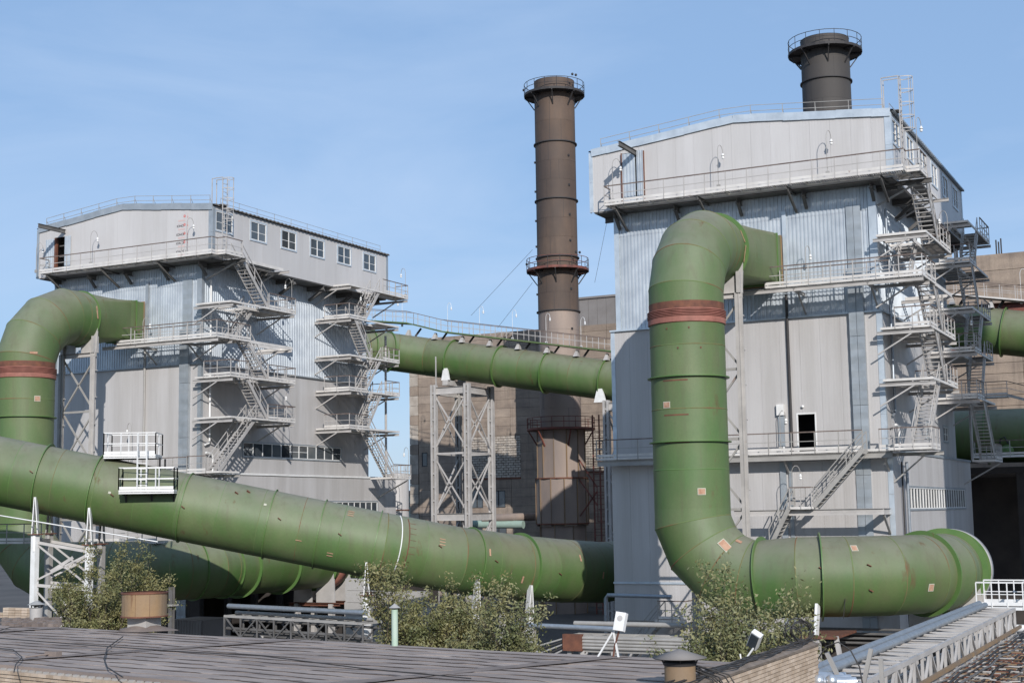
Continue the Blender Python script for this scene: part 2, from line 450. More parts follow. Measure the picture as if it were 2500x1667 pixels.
# ------------------------------------------------------------------ access steel helpers
def railing(parent, pts, h=1.05, mt=STEEL, toe=True, post=1.3, r=0.024, mid=True, start=True, end=True, depth3=True):
    pts = [V(p) for p in pts]
    rb = MB(); tr_ = MB(); up = V((0, 0, 1))
    for a, b in zip(pts, pts[1:]):
        if mid: rb.bar(a + up * h * .52, b + up * h * .52, r * 1.5)
        tr_.bar(a + up * h, b + up * h, r * 2.2)
        tr_.bar(a + up * (h + r * 1.2), b + up * (h + r * 1.2), r * 2.6, .012)
    rail = rb.build('railing', mt, parent)
    tr_.build('top_rail', RAILTOP if mt is not WHITE else WHITE, rail)
    me = cached(('post', h, r, mt.name), lambda m: m.bar((0, 0, -0.12), (0, 0, h), r * 2), 'railing_post', mt)
    for j, (a, b) in enumerate(zip(pts, pts[1:])):
        n = max(1, round((b - a).length / post))
        for i in range(n + 1):
            if i == 0 and j > 0: continue
            if (j == 0 and i == 0 and not start) or (j == len(pts) - 2 and i == n and not end): continue
            p = a.lerp(b, i / n)
            place(me, 'railing_post', rail, p)
    if toe:
        tb = MB()
        for a, b in zip(pts, pts[1:]): tb.bar(a + up * 0.13, b + up * 0.13, 0.008, 0.15)
        tb.build('toe_board', EDGE if mt in (STEEL, STEEL_W) else mt, parent)
    return rail


def deck(parent, x0, y0, x1, y1, z, mt=STEEL, th=0.16, ribs=True):
    """open steel deck: edge channels and joists are one part, each grating panel its own"""
    e = MB(); t = 0.07; th = 0.13
    e.box((x0, y0, z - th), (x1, y0 + t, z)); e.box((x0, y1 - t, z - th), (x1, y1, z))
    e.box((x0, y0 + t, z - th), (x0 + t, y1 - t, z)); e.box((x1 - t, y0 + t, z - th), (x1, y1 - t, z))
    lx, ly = x1 - x0, y1 - y0; n = int(max(lx, ly) / 0.9)
    for i in range(1, n):
        if lx > ly: xx = x0 + lx * i / n; e.box((xx - .03, y0 + t, z - th * .8), (xx + .03, y1 - t, z - 0.03))
        else: yy = y0 + ly * i / n; e.box((x0 + t, yy - .03, z - th * .8), (x1 - t, yy + .03, z - 0.03))
    e.build('deck_frame', EDGE if mt is STEEL_W or mt is STEEL else mt, parent)
    k = max(1, round(max(lx, ly) / 2.4))
    for i in range(k):
        if lx > ly: a = (x0 + t + (lx - 2 * t) * i / k + .01, y0 + t, z - 0.03); b = (x0 + t + (lx - 2 * t) * (i + 1) / k - .01, y1 - t, z - 0.004)
        else: a = (x0 + t, y0 + t + (ly - 2 * t) * i / k + .01, z - 0.03); b = (x1 - t, y0 + t + (ly - 2 * t) * (i + 1) / k - .01, z - 0.004)
        gb = MB()
        # bars run across the short way with slots between, so light falls through
        if lx > ly:
            m = max(4, int((b[0] - a[0]) / 0.12))
            for j in range(m):
                xx = a[0] + (b[0] - a[0]) * (j + .5) / m; gb.box((xx - .036, a[1], a[2]), (xx + .036, b[1], b[2]))
        else:
            m = max(4, int((b[1] - a[1]) / 0.12))
            for j in range(m):
                yy = a[1] + (b[1] - a[1]) * (j + .5) / m; gb.box((a[0], yy - .036, a[2]), (b[0], yy + .036, b[2]))
        gb.build('grating', GRATE, parent)


def stair(parent, top, bot, width, mt=STEEL, rails=(True, True), step=0.21, h=1.0):
    """flight between two centre points: stringers, each tread a sub-part, hand rails"""
    top, bot = V(top), V(bot); d = bot - top; run = V((d.x, d.y, 0)); a = run.normalized(); s = V((-a.y, a.x, 0))
    sb = MB()
    for sd in (-1, 1):
        o = s * sd * width / 2
        sb.bar(top + o, bot + o, 0.05, 0.24)
    fl = sb.build('stair_flight', mt, parent)
    n = max(3, int(abs(d.z) / step)); alongx = abs(a.x) > abs(a.y)
    tm = cached(('tread', round(width, 2), mt.name), lambda m: m.box((-width / 2 + .03, -0.125, -0.02), (width / 2 - .03, 0.125, 0.02)), 'tread', mt)
    for i in range(1, n):
        p = top + d * (i / n)
        place(tm, 'tread', fl, p, radians(90) if alongx else 0.0)
    for sd, on in zip((-1, 1), rails):
        if not on: continue
        o = s * sd * width / 2; up = V((0, 0, 1)); hb = MB()
        hb.bar(top + o + up * h, bot + o + up * h, 0.05); hb.bar(top + o + up * h * .5, bot + o + up * h * .5, 0.035)
        k = max(2, round(d.length / 1.3))
        for i in range(k + 1):
            p = top + d * (i / k) + o; hb.bar(p, p + up * h, 0.045)
        hb.build('handrail', mt, parent)
    return fl


def bracket(parent, wall, out, drop, mt=STEEL, size=0.14):
    """cantilever beam from a wall point to an outer point with a raking strut below"""
    w, o = V(wall), V(out)
    MB().ibeam(w, o, size * .8, size * 1.3).build('bracket_beam', mt, parent)
    if drop:
        MB().bar(V((w.x, w.y, w.z - drop)), w.lerp(o, 0.62) - V((0, 0, size * .6)), 0.08).build('bracket_strut', mt, parent)


_lamps = []


def lamp(base, h, hook, label, r=0.5, mt=STEEL, wall=False):
    """swan-neck lamp: thin pole, curved arm, metal cap and glass"""
    b = V(base); hk = V(hook).normalized()
    t = thing('swan_neck_lamp', label, 'lamp', b, 'swan neck lamps along the walkways and stairs')
    pts = [b, b + V((0, 0, h * .6)), b + V((0, 0, h - r))]
    for i in range(1, 8):
        a = pi * i / 7
        pts.append(b + V((0, 0, h - r + r * sin(a) * .9)) + hk * (r * .5 * (1 - cos(a))))
    e = pts[-1]
    MB().tube(pts, 0.019, 6).build('pole', mt, t)
    MB().lathe(e + V((0, 0, -0.16)), [(0.02, 0.16), (0.055, 0.14), (0.07, 0.05), (0.10, 0.02), (0.11, 0.0), (0.09, 0.0)], 12).build('lamp_cap', WHITE, t)
    MB().sphere(e + V((0, 0, -0.25)), 0.085, 10).build('lamp_glass', GLOBE, t)
    if not wall: MB().box(b + V((-.1, -.05, 0)), b + V((.1, .05, .22))).build('junction_box', mt, t)
    return t


# ------------------------------------------------------------------ the two filter houses
def filter_house(R):
    bxl, bxr, wxl, wxr = (-33.7, -15.65, -32.75, -16.95) if R else (-79.35, -62.9, -78.6, -64.65)
    trim = TRIM if R else TRIM_D
    lab = ("nearer pale grey panelled filter building at right with corrugated steel upper walls" if R else
           "farther grey filter building at left with a row of windows under its eave")
    T = thing('filter_building', lab, 'industrial building', (wxr, 79.1, GROUND), 'twin filter buildings')
    W = bxr - bxl; mid = W / 2; z_e, z_r, zb = 21.85, 22.72, 18.1
    X, Y = V((1, 0, 0)), V((0, 1, 0))

    def gable(u): return z_e + (z_r - z_e) * (1 - abs(u - mid) / mid)
    # overhanging top box
    if R: dh = [(1.95, 18.35, 3.35, 21.5)]
    else: dh = [(1.55, 18.45, 2.62, 21.05)]
    panels(T, (bxl, 78, 0), X, -Y, W, 1.16, zb, z_e, PANEL, dh, top=gable, phase=0.75)
    wins = [(0.35, 2.2)] + [(4.35 + i * 3.78, 6.2 + i * 3.78) for i in range(5)]
    panels(T, (bxr, 78, 0), Y, X, 23.1, 1.16, zb, z_e, PANEL, [(a, 20.17, b, 21.52) for a, b in wins])
    panels(T, (bxl, 101.1, 0), -Y, -X, 23.1, 2.32, zb, z_e, PANEL)
    panels(T, (bxr, 101.1, 0), -X, Y, W, 2.32, zb, z_e, PANEL, top=gable)
    for a, b in wins:
        window(T, (bxr + .01, 78 + a, 20.17), Y, X, b - a, 1.35, 2, opens='all', mid=.45, surround=TRIM)
    # soffit and its beams
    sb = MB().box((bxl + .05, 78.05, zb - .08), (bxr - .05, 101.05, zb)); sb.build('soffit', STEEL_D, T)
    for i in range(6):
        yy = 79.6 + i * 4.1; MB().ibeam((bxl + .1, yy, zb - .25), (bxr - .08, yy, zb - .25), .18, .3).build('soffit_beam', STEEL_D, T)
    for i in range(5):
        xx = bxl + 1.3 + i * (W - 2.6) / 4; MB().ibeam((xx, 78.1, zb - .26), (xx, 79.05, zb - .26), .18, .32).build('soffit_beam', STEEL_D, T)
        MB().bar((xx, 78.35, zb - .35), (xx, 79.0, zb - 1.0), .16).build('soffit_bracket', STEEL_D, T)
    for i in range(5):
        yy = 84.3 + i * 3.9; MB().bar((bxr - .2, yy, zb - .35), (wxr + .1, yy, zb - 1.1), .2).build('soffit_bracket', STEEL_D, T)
    # roof: two shallow slopes, corrugated edge, fascia
    for s in (-1, 1):
        r = MB(); xm = bxl + mid
        n = 96; x_e = xm + s * (mid + .22); ze = z_e - .02
        vs = []; fs = []
        for i in range(n + 1):
            yy = 77.96 + 23.3 * i / n; dz = 0.07 * (i % 2)
            vs += [(xm, yy, z_r + .1 + dz), (x_e, yy, ze + .1 + dz), (xm, yy, z_r + .02 + dz), (x_e, yy, ze + .02 + dz)]
        for i in range(n):
            k = 4 * i
            fs += [(k, k + 1, k + 5, k + 4), (k + 2, k + 6, k + 7, k + 3), (k + 1, k + 3, k + 7, k + 5)]
        r.add(vs, fs).build('roof_sheet', TRIM_D if R else GRATE, T)
        tb = MB()
        n = 9
        for i in range(n):
            u0, u1 = mid + s * (mid + .03) * i / n, mid + s * (mid + .03) * (i + 1) / n
            a, b = V((bxl + u0, 77.93, gable(u0) - .06)), V((bxl + u1, 77.93, gable(u1) - .06))
            jz = random.uniform(-.02, .02)
            MB().bar(a + V((0, random.uniform(-.015, .01), jz)), b + V((0, 0, jz)), .06, .46).build('gable_flashing', trim, T)
    for xx, w in ((bxr + .02, .34), (bxl + .02, .22)):
        for k in range(2):
            z0, z1 = zb + k * 1.85, zb + (k + 1) * 1.85 - .01
            MB().box((xx - w, 77.97, z0), (xx + .01, 78.0, z1)).build('corner_flashing', trim, T)
            MB().box((xx + (.01 if xx > bxr - 1 else -w - .02), 77.97, z0), (xx + (.035 if xx > bxr - 1 else -w), 78.25, z1)).build('corner_flashing', trim, T)
    MB().box((bxr + .0, 101.0, zb), (bxr + .03, 101.3, z_e)).build('corner_flashing', trim, T)
    # hoist door leaves and beam
    y0 = 77.93
    if R:
        corrugated(T, (bxl + 1.98, y0, 0), X, -Y, .86, 18.35, 21.45, GALV, pitch=.2, name='door_leaf')
        corrugated(T, (bxl + 2.93, y0 - .02, 0), X, -Y, .46, 18.35, 21.55, GALV, pitch=.16, name='door_leaf')
        hx = bxl + 2.88
        for q in (1.96, 3.39): MB().box((bxl + q - .03, y0 - .06, 18.4), (bxl + q + .03, y0 + .05, 21.5)).build('door_edge_frame', RUST, T)
    else:
        corrugated(T, (bxl + .75, y0, 0), X, -Y, .86, 18.5, 20.95, GALV, pitch=.2, name='door_leaf')
        corrugated(T, (bxl + 2.66, y0 - .02, 0), X, -Y, .6, 18.5, 21.05, GALV, pitch=.16, name='door_leaf')
        hx = bxl + 2.6
        MB().box((bxl + 1.58, 77.95, 18.45), (bxl + 1.78, 78.15, 21.0)).build('door_edge_frame', RUST, T)
        for zz in (19.6, 20.4): MB().box((bxl + 1.78, 78.3, zz), (bxl + 2.6, 78.35, zz + .09)).build('door_rail', STEEL_D, T)
    MB().ibeam((hx, 75.3, 21.42), (hx, 78.5, 21.42), .16, .30).build('hoist_beam', STEEL_D, T)
    # roof edge handrail
    rl = MB()
    pts = [V((bxl + .5 + (W - .9) * i / 9, 78.2, gable(.5 + (W - .9) * i / 9) + .1)) for i in range(10)]
    for a, b in zip(pts, pts[1:]):
        for hh in (.34, .68): rl.bar(a + V((0, 0, hh)), b + V((0, 0, hh)), .028)
    for a in pts: rl.bar(a, a + V((0, 0, .7)), .03); rl.bar(a + V((.0, .35, 0)), a + V((0, 0, .5)), .022)
    pts = [V((bxr - .25, 79.2 + 21.3 * i / 10, z_e + .1)) for i in range(11)]
    for a, b in zip(pts, pts[1:]):
        for hh in (.34, .68): rl.bar(a + V((0, 0, hh)), b + V((0, 0, hh)), .024)
    for a in pts: rl.bar(a, a + V((0, 0, .7)), .024)
    rl.build('roof_handrail', STEEL, T)

    # upper walls, corrugated steel in two rows
    for (O, u, n, L) in (((wxl, 79.1, 0), X, -Y, wxr - wxl), ((wxr, 79.1, 0), Y, X, 21.5), ((wxl, 100.6, 0), -Y, -X, 21.5), ((wxr, 100.6, 0), -X, Y, wxr - wxl)):
        near = u in (X,) or (u == Y)
        sh = 1.14 if near else 3.4
        corrugated(T, O, u, n, L, 10.9, 16.68, GALV, sheet=sh)
        corrugated(T, V(O) + n * .02, u, n, L, 16.64, 18.05, GALV, sheet=sh)
    # smooth strips covering the structural bays
    for a, b in ((wxr - 1.62, wxr - 1.22), (wxr - 1.2, wxr - .80)):
        for k in range(7):
            z0 = -9.8 + k * 3.86; z1 = min(17.0, z0 + 3.84); s = MB(); nn = max(2, int((z1 - z0) / .35))
            yb = 78.98 if z0 > 10 else 78.66
            vs = []
            for i in range(nn + 1):
                zz = z0 + (z1 - z0) * i / nn; d = 0.018 * (i % 2)
                vs += [(a, yb - d, zz), (b, yb - d, zz)]
            s.add(vs, [(2 * i, 2 * i + 1, 2 * i + 3, 2 * i + 2) for i in range(nn)])
            s.box((a, yb + .02, z0), (b, 79.05, z1)).build('bay_cover_strip', TRIM_D if R else TRIM_D, T)
    px = wxr - 5.32 if R else wxr - 5.05
    MB().box((px, 78.93, 12.4), (px + .24, 79.07, 17.05)).build('bay_cover_strip', trim, T)
    MB().tube([(px + .12, 78.82, 12.2), (px + .12, 78.82, 3.2)], .085, 10).build('drain_pipe', STACK_RING if R else STEEL, T)
    MB().box((wxr - .35, 78.96, 10.9), (wxr + .05, 79.09, 18.0)).build('corner_flashing', trim, T)
    MB().box((wxr + .05, 78.96, 10.9), (wxr + .08, 79.3, 18.0)).build('corner_flashing', trim, T)
    MB().box((wxl - .03, 78.96, 10.9), (wxl + .28, 79.09, 18.0)).build('corner_flashing', trim, T)

    # middle storey, sandwich panels
    fl, fr, fy = wxl - .35, wxr + .12, 78.92
    holes = [(fl * -1 + -21.8, 3.15, fl * -1 + -20.78, 5.32)] if R else []
    panels(T, (fl, fy, 0), X, -Y, fr - fl, 1.16, 3.15, 10.82, PANEL_OLD, holes)
    if R: sh = [(11.55, 4.25, 12.95, 5.2), (17.15, 4.3, 18.75, 5.2)]
    else: sh = [(4.85, 4.42, 17.65, 5.45)]
    panels(T, (fr, fy, 0), Y, X, 21.8, 1.16, 3.15, 10.82, PANEL_OLD, sh)
    panels(T, (fl, 100.7, 0), -Y, -X, 21.8, 2.32, 3.15, 10.82, PANEL_OLD)
    panels(T, (fr, 100.7, 0), -X, Y, fr - fl, 2.32, 3.15, 10.82, PANEL_OLD)
    for k in range(4):
        a = fl - .05 + (fr - fl + .1) * k / 4; b = a + (fr - fl + .1) / 4
        MB().bar((a, fy - .0, 10.84), (b, fy + .0, 10.84 + random.uniform(-.02, .02)), .30, .10).build('ledge_flashing', TRIM_D if not R else trim, T)
        a = fy + 21.8 * k / 4
        MB().bar((fr + .0, a, 10.84), (fr + .0, a + 5.45, 10.84), .30, .10).build('ledge_flashing', TRIM_D, T)
    for k in range(4):
        z0 = 3.2 + k * 1.9
        MB().box((fr - .28, fy - .03, z0), (fr + .03, fy, z0 + 1.89)).build('corner_flashing', trim, T)
        MB().box((fr + .002, fy, z0), (fr + .03, fy + .22, z0 + 1.89)).build('corner_flashing', trim, T)
        MB().box((fl - .03, fy - .03, z0), (fl + .22, fy, z0 + 1.89)).build('corner_flashing', trim, T)
    if R:
        for a, b in ((11.55, 12.95), (17.15, 18.75)):
            window(T, (fr + .01, fy + a, 4.25), Y, X, b - a, .95, 2, opens='all', mid=.5, surround=TRIM_D)
    else:
        window(T, (fr + .01, fy + 4.85, 4.42), Y, X, 12.8, 1.03, 11, opens=(0, 5, 6, 10), mid=.5, surround=TRIM_D)
    # plinth storey, slightly proud and longer at the back
    gl, gr, gy = wxl - .45, wxr + .38, 78.72
    zb0 = GROUND if R else -3.7
    panels(T, (gl, gy, 0), X, -Y, gr - gl, 1.16, -4.2, 3.05, PANEL_OLD, [])
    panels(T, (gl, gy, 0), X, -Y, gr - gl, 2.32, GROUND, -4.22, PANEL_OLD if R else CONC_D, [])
    MB().bar((gl - .03, gy - .03, -4.2), (gr, gy - .03, -4.2), .1, .12).build('ledge_flashing', trim, T)
    ln = 25.9
    panels(T, (gr, gy, 0), Y, X, ln, 1.16, zb0, 3.05, PANEL_OLD, [(3.8, -.12, 22.9, 1.10)])
    panels(T, (gl, gy + ln, 0), -Y, -X, ln, 2.32, zb0, 3.05, PANEL_OLD)
    panels(T, (gr, gy + ln, 0), -X, Y, gr - gl, 2.32, zb0, 3.05, PANEL_OLD)
    window(T, (gr + .01, gy + 3.8, -.12), Y, X, 19.1, 1.22, 22, surround=TRIM_D)
    MB().box((gl, gy, 3.05), (gr, gy + ln, 3.1)).build('plinth_roof', TRIM_D, T)
    for k in range(6):
        a = gy + ln * k / 6
        MB().bar((gr + .02, a, 3.12), (gr + .02, a + ln / 6 - .01, 3.12 + random.uniform(-.012, .012)), .12, .14).build('ledge_flashing', WHITE if not R else TRIM_D, T)
    for k in range(3):
        MB().box((gr - .26, gy - .03, -4.1 + k * 2.4), (gr + .03, gy, -1.72 + k * 2.4)).build('corner_flashing', trim, T)
    if not R:  # undercroft coloured near-black to stand in for its deep shade
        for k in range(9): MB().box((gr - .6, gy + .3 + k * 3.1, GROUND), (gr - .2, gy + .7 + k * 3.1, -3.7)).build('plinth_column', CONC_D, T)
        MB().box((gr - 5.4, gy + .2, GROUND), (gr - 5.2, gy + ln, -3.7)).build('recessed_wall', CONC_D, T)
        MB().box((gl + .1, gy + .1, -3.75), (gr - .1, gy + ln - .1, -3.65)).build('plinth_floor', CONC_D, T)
    # rain pipe on the side wall
    yy = 79.75 if not R else 80.6
    xx = wxr + .28
    MB().tube([(xx, yy, 16.9), (xx, yy, 5.4), (xx, yy - .1, 5.2), (xx, yy - .5, 5.1)], .075, 8).build('rain_pipe', WHITE if not R else PIPE_B, T)
    MB().tube([(xx + .1, yy - .5, 4.55), (xx + .1, yy + .1, 4.5), (xx + .1, yy + .25, 4.3), (xx + .1, yy + .25, 3.2)], .075, 8).build('rain_pipe', WHITE, T)
    if R:
        MB().tube([(gr + .25, 81.3, 2.5), (gr + .25, 81.3, GROUND)], .085, 8).build('rain_pipe', PIPE_B, T)
        MB().tube([(gr + .12, 80.6, 2.5), (gr + .12, 80.6, GROUND)], .05, 8).build('rain_pipe', STACK_RING, T)
        # entrance door, open
        dx = -21.8
        d = MB(); d.box((dx - .06, fy - .03, 3.15), (dx + .02, fy + .08, 5.36)); d.box((dx + 1.0, fy - .03, 3.15), (dx + 1.08, fy + .08, 5.36)); d.box((dx + .02, fy - .03, 5.28), (dx + 1.0, fy + .08, 5.36))
        dr = d.build('door_frame', WHITE, T)
        MB().box((dx + .96, fy + .08, 3.17), (dx + 1.0, fy + 1.0, 5.26)).build('door_leaf', TEAL, dr)
        MB().box((dx - 1.2, fy + 3.0, 3.1), (dx + 2.4, fy + 3.1, 6)).build('dark_doorway_sheet', BLACK, T)  # black sheet standing in for the unlit room behind the door
        MB().sphere((dx + .35, fy - .1, 5.72), .085).build('door_light', GLOBE, T)
        # cable cabinet and riser
        MB().box((-22.95, fy - .22, 5.28), (-22.52, fy, 5.9)).build('cable_cabinet', WHITE, T)
        MB().box((-22.9, fy - .10, 3.2), (-22.55, fy - .005, 5.26)).build('cable_riser', TRIM_D, T)
        MB().box((-22.9, fy - .2, 3.2), (-22.55, fy - .1, 3.5)).build('socket_box', WHITE, T)
        for a in (-25.2,): pass
        MB().box((-22.85, gy - .1, -9), (-22.5, gy - .005, 2.6)).build('cable_riser', TRIM_D, T)
        MB().box((-22.35, gy - .08, -9), (-22.15, gy - .005, 2.6)).build('cable_riser', TRIM_D, T)
    else:
        # peeling printed film on one panel, words upside down
        fm = MB().box((-66.05, 77.984, 18.5), (-64.98, 77.996, 21.75)).build('protective_film', PANEL, T)
        for k in range(5):
            z0 = 21.35 - k * .62
            if k < 4:
                MB().lathe((-65.38, 77.978, z0), [(.0, 0), (.105, 0)], 14, axis=(0, 1, 0), smooth=False).build('film_mark', FILM_R, fm)
                MB().box((-65.42, 77.974, z0 - .02), (-65.34, 77.977, z0 + .03)).build('film_mark', FILM_P, fm)
            if k: 
                cu = bpy.data.curves.new('film_lettering', 'FONT'); cu.body = 'JONOI' if k != 1 else 'ONOI'
                cu.size = .24; cu.align_x = 'CENTER'; cu.align_y = 'CENTER'; cu.extrude = .002; cu.offset = .006
                tmp = bpy.data.objects.new('film_lettering', cu)
                me = bpy.data.meshes.new_from_object(tmp); bpy.data.objects.remove(tmp)
                me.materials.clear(); me.materials.append(FILM_K)
                o = bpy.data.objects.new('film_lettering', me); COL.objects.link(o)
                o.parent = fm
                o.location = V((-65.76, 77.978, z0 - .05)) - V(T['o']); o.rotation_euler = (radians(90), radians(180), 0)
                MB().box((-65.98, 77.976, z0 + .10), (-65.5, 77.98, z0 + .125)).build('film_mark', FILM_P, fm)
            MB().box((-65.95, 77.976, z0 - .36), (-65.35, 77.98, z0 - .24)).build('film_mark', FILM_P, fm)
            for q in range(3): MB().box((-65.12, 77.976, z0 - .35 + q * .2), (-65.07, 77.98, z0 - .21 + q * .2)).build('film_mark', FILM_R if q % 2 else FILM_P, fm)

    # ---- access walkways (things of their own)
    sd = 'right' if R else 'left'
    xo = bxr + 1.6
    z = 18.3
    w = thing('walkway', f'high grating walkway under the {"nearer right" if R else "farther left"} building\'s hoist door', 'walkway', (bxl + 1.2, 77.4, z), 'steel walkways round the filter buildings')
    x0 = bxl + 1.2
    deck(w, x0, 76.9, bxr + .85, 77.93, z)
    deck(w, bxr + .05, 77.94, bxr + .85, 79.3, z); deck(w, bxr + .86, 77.5, xo, 79.35, z)
    railing(w, [(x0, 77.85, z), (x0, 76.9, z), (bxr + .85, 76.9, z), (bxr + .85, 77.5, z), (xo, 77.5, z), (xo, 79.35, z)], mt=STEEL_W)
    for i in range(4):
        xx = x0 + .6 + i * 5.25
        if xx < bxr: MB().ibeam((xx, 79.0, z - .3), (xx, 76.95, z - .3), .12, .2).build('bracket_beam', STEEL_D, w); MB().bar((xx, 77.2, z - .4), (xx, 79.0, z - 1.35), .13).build('bracket_strut', STEEL_D, w)
    MB().ibeam((wxr, 79.4, z - .3), (xo + .25, 79.4, z - .3), .16, .26).build('bracket_beam', STEEL_D, w)
    MB().bar((wxr + .1, 79.4, z - 1.4), (xo - .6, 79.4, z - .4), .1).build('bracket_strut', STEEL, w)
    z = 12.4
    w = thing('walkway', f'middle steel walkway beside the square duct mouth of the {"nearer right" if R else "farther left"} building', 'walkway', (wxr - 5, 77.2, z), 'steel walkways round the filter buildings')
    x0 = wxr - 5.75 if R else wxr - 5.55
    deck(w, x0, 76.6, xo, 77.85, z); deck(w, wxr + 1.2, 77.86, xo, 80.3, z)
    MB().ibeam((x0 - 1.5, 76.75, z - .28), (xo, 76.75, z - .28), .12, .22).build('edge_beam', STEEL_W, w)
    railing(w, [(x0, 77.8, z), (x0, 76.6, z), (xo, 76.6, z), (xo, 80.35, z)], mt=STEEL_W)
    railing(w, [(x0 + .5, 77.85, z), (wxr + .9, 77.85, z)], mt=STEEL_W, toe=False)
    for i in range(2): bracket(w, (x0 + 1.6 + i * 4.1, 79.0, z - .32), (x0 + 1.6 + i * 4.1, 76.7, z - .32), 1.1, STEEL)
    z = 3.15
    w = thing('walkway', f'lowest steel walkway along the front of the {"nearer right" if R else "farther left"} building at door level', 'walkway', (wxl, 78, z), 'steel walkways round the filter buildings')
    x0 = wxl - .95 if R else wxl + 6
    deck(w, x0, 77.65, wxr + .6, gy - .05, z); deck(w, wxr + .61, 76.95, xo, 79.2, z)
    MB().ibeam((x0, 77.75, z - .34), (wxr + .6, 77.75, z - .34), .12, .3).build('edge_beam', STEEL, w)
    if R:
        railing(w, [(x0, 78.6, z), (x0, 77.65, z), (-17.9, 77.65, z)], mt=STEEL)
        railing(w, [(-17.0, 77.65, z), (wxr + .6, 77.65, z), (wxr + .9, 76.95, z), (xo, 76.95, z), (xo, 79.1, z)], mt=STEEL_W)
    else:
        railing(w, [(x0, 77.65, z), (wxr + .1, 77.65, z), (wxr + .6, 76.95, z), (xo - 1.1, 76.95, z)], mt=STEEL)
    for i in range(3):
        xx = wxr + .2 - i * 5.6
        MB().bar((xx, gy, z - 1.2), (xx, 77.8, z - .45), .09).build('bracket_strut', STEEL, w)
    bracket(w, (gr, 79.0, z - .3), (xo + .2, 79.0, z - .3), 1.5, STEEL)
    if R:
        s = thing('front_stair', 'long steel stair descending leftwards from the lowest walkway of the nearer building', 'staircase', (-17.7, 77.0, 3.15))
        a, b = P(2113, 1115, Y=77.0), P(1992, 1236, Y=77.0)
        stair(s, (a.x, 77.0, 3.1), (b.x, 77.0, b.z), .9, STEEL)
        deck(s, b.x - 1.35, 76.5, b.x, 77.5, b.z)
        railing(s, [(b.x - 1.3, 76.5, b.z), (b.x - .1, 76.5, b.z)], mt=STEEL_W, toe=False, post=.6)
        railing(s, [(b.x - 1.3, 77.5, b.z), (b.x - .1, 77.5, b.z)], mt=STEEL, toe=False, post=.6)
        c = P(1885, 1335, Y=77.0)
        stair(s, (b.x - 1.35, 77.0, b.z), (c.x, 77.0, c.z), .9, STEEL)
        a, b = P(1832, 1248, Y=76.7), P(2156, 1241, Y=76.7)
        MB().ibeam((a.x - 1.0, 76.9, a.z - .1), (b.x, 76.9, a.z - .1), .2, .34).build('landing_beam', STEEL_W, s)
        MB().ibeam((b.x - .1, 76.9, a.z - .1), (b.x - .1, 78.7, a.z - .1), .2, .34).build('landing_beam', STEEL_W, s)
        MB().bar((b.x - .1, 77.3, a.z - .3), (b.x - .1, 78.7, a.z - 1.3), .12).build('bracket_strut', STEEL, s)
        # stair low at the left, in the duct's shade
        s = thing('front_stair', 'shaded steel stair with landing below the nearer building\'s left corner', 'staircase', (-30, 77.4, -5))
        a, b, c = P(1500, 1508, Y=77.4), P(1684, 1508, Y=77.4), P(1540, 1606, Y=77.4)
        zl = a.z
        deck(s, b.x - 1.9, 76.8, b.x, 78.6, zl, STEEL)
        MB().ibeam((a.x, 76.9, zl - .2), (b.x, 76.9, zl - .2), .14, .3).build('landing_beam', STEEL, s)
        railing(s, [(b.x - 1.7, 76.8, zl), (b.x, 76.8, zl), (b.x, 78.6, zl)], mt=STEEL, post=.9)
        stair(s, (b.x - 1.6, 77.3, zl), (c.x, 77.3, c.z), .9, STEEL)

    # ---- stair towers on the side wall
    xi = wxr + .2

    def tower(near):
        s = thing('fire_stair', f'{"near" if near else "far"} zigzag steel escape stair on the side wall of the {"nearer right" if R else "farther left"} building',
                  'fire escape', (xo, 82 if near else 96, 3.15), 'zigzag escape stairs of the filter buildings')
        ls = xo - .55                         # outer lane centre
        if near:
            y0, y1 = 78.15, 85.75
            lv = [(15.0, (82.5, 85.75), False), (9.8, (78.15, 85.75), True), (6.95, (82.5, 85.75), False)]
            fl = [((ls, 79.35, 18.3), (ls, 82.5, 15.0)), ((xo - 1.75, 82.4, 15.0), (xo - 1.75, 79.95, 12.4)), ((ls, 80.1, 12.4), (ls, 82.5, 9.8)),
                  ((ls, 80.0, 9.8), (ls, 82.5, 6.95)), ((ls - .1, 81.3, 6.95), (ls - .1, 77.2, 3.15))]
            h0, h1 = 80.05, 82.45
            railsets = {15.0: [[(xo, 82.5), (xo, 85.75), (xi + .3, 85.75)]],
                        9.8: [[(xi + .8, 78.15), (xo, 78.15), (xo, 80.1)], [(xo, 82.45), (xo, 85.75), (xi + .3, 85.75)]],
                        6.95: [[(xo, 82.45), (xo, 85.75), (xi + .3, 85.75)]]}
        else:
            y0, y1 = 92.95, 100.45
            lv = [(18.2, 0, 0), (15.6, 0, 0), (12.6, 0, 0), (9.85, 0, 0), (6.87, 0, 0)]
            fl = [((ls, 97.6, 18.2), (ls, 95.4, 15.6)), ((ls, 93.9, 15.55), (ls, 96.2, 12.6)), ((ls, 97.8, 12.6), (ls, 95.4, 9.85)),
                  ((ls, 97.9, 9.85), (ls, 95.7, 6.87)), ((ls, 96.0, 6.87), (ls, 99.7, 3.05))]
            h0, h1 = 95.5, 97.8
            railsets = {18.2: [[(xo, 97.95), (xo, 101.9), (xi + 1.9, 101.9)]],
                        15.6: [[(xi + .8, 92.95), (xo, 92.95), (xo, 95.4)]],
                        12.6: [[(xo, 97.9), (xo, 100.45), (xi + .3, 100.45)]],
                        9.85: [[(xi + .8, 92.95), (xo, 92.95), (xo, 95.5)], [(xo, 98.2), (xo, 100.45), (xi + .3, 100.45)]],
                        6.87: [[(xi + .8, 92.95), (xo, 92.95), (xo, 95.8)]]}
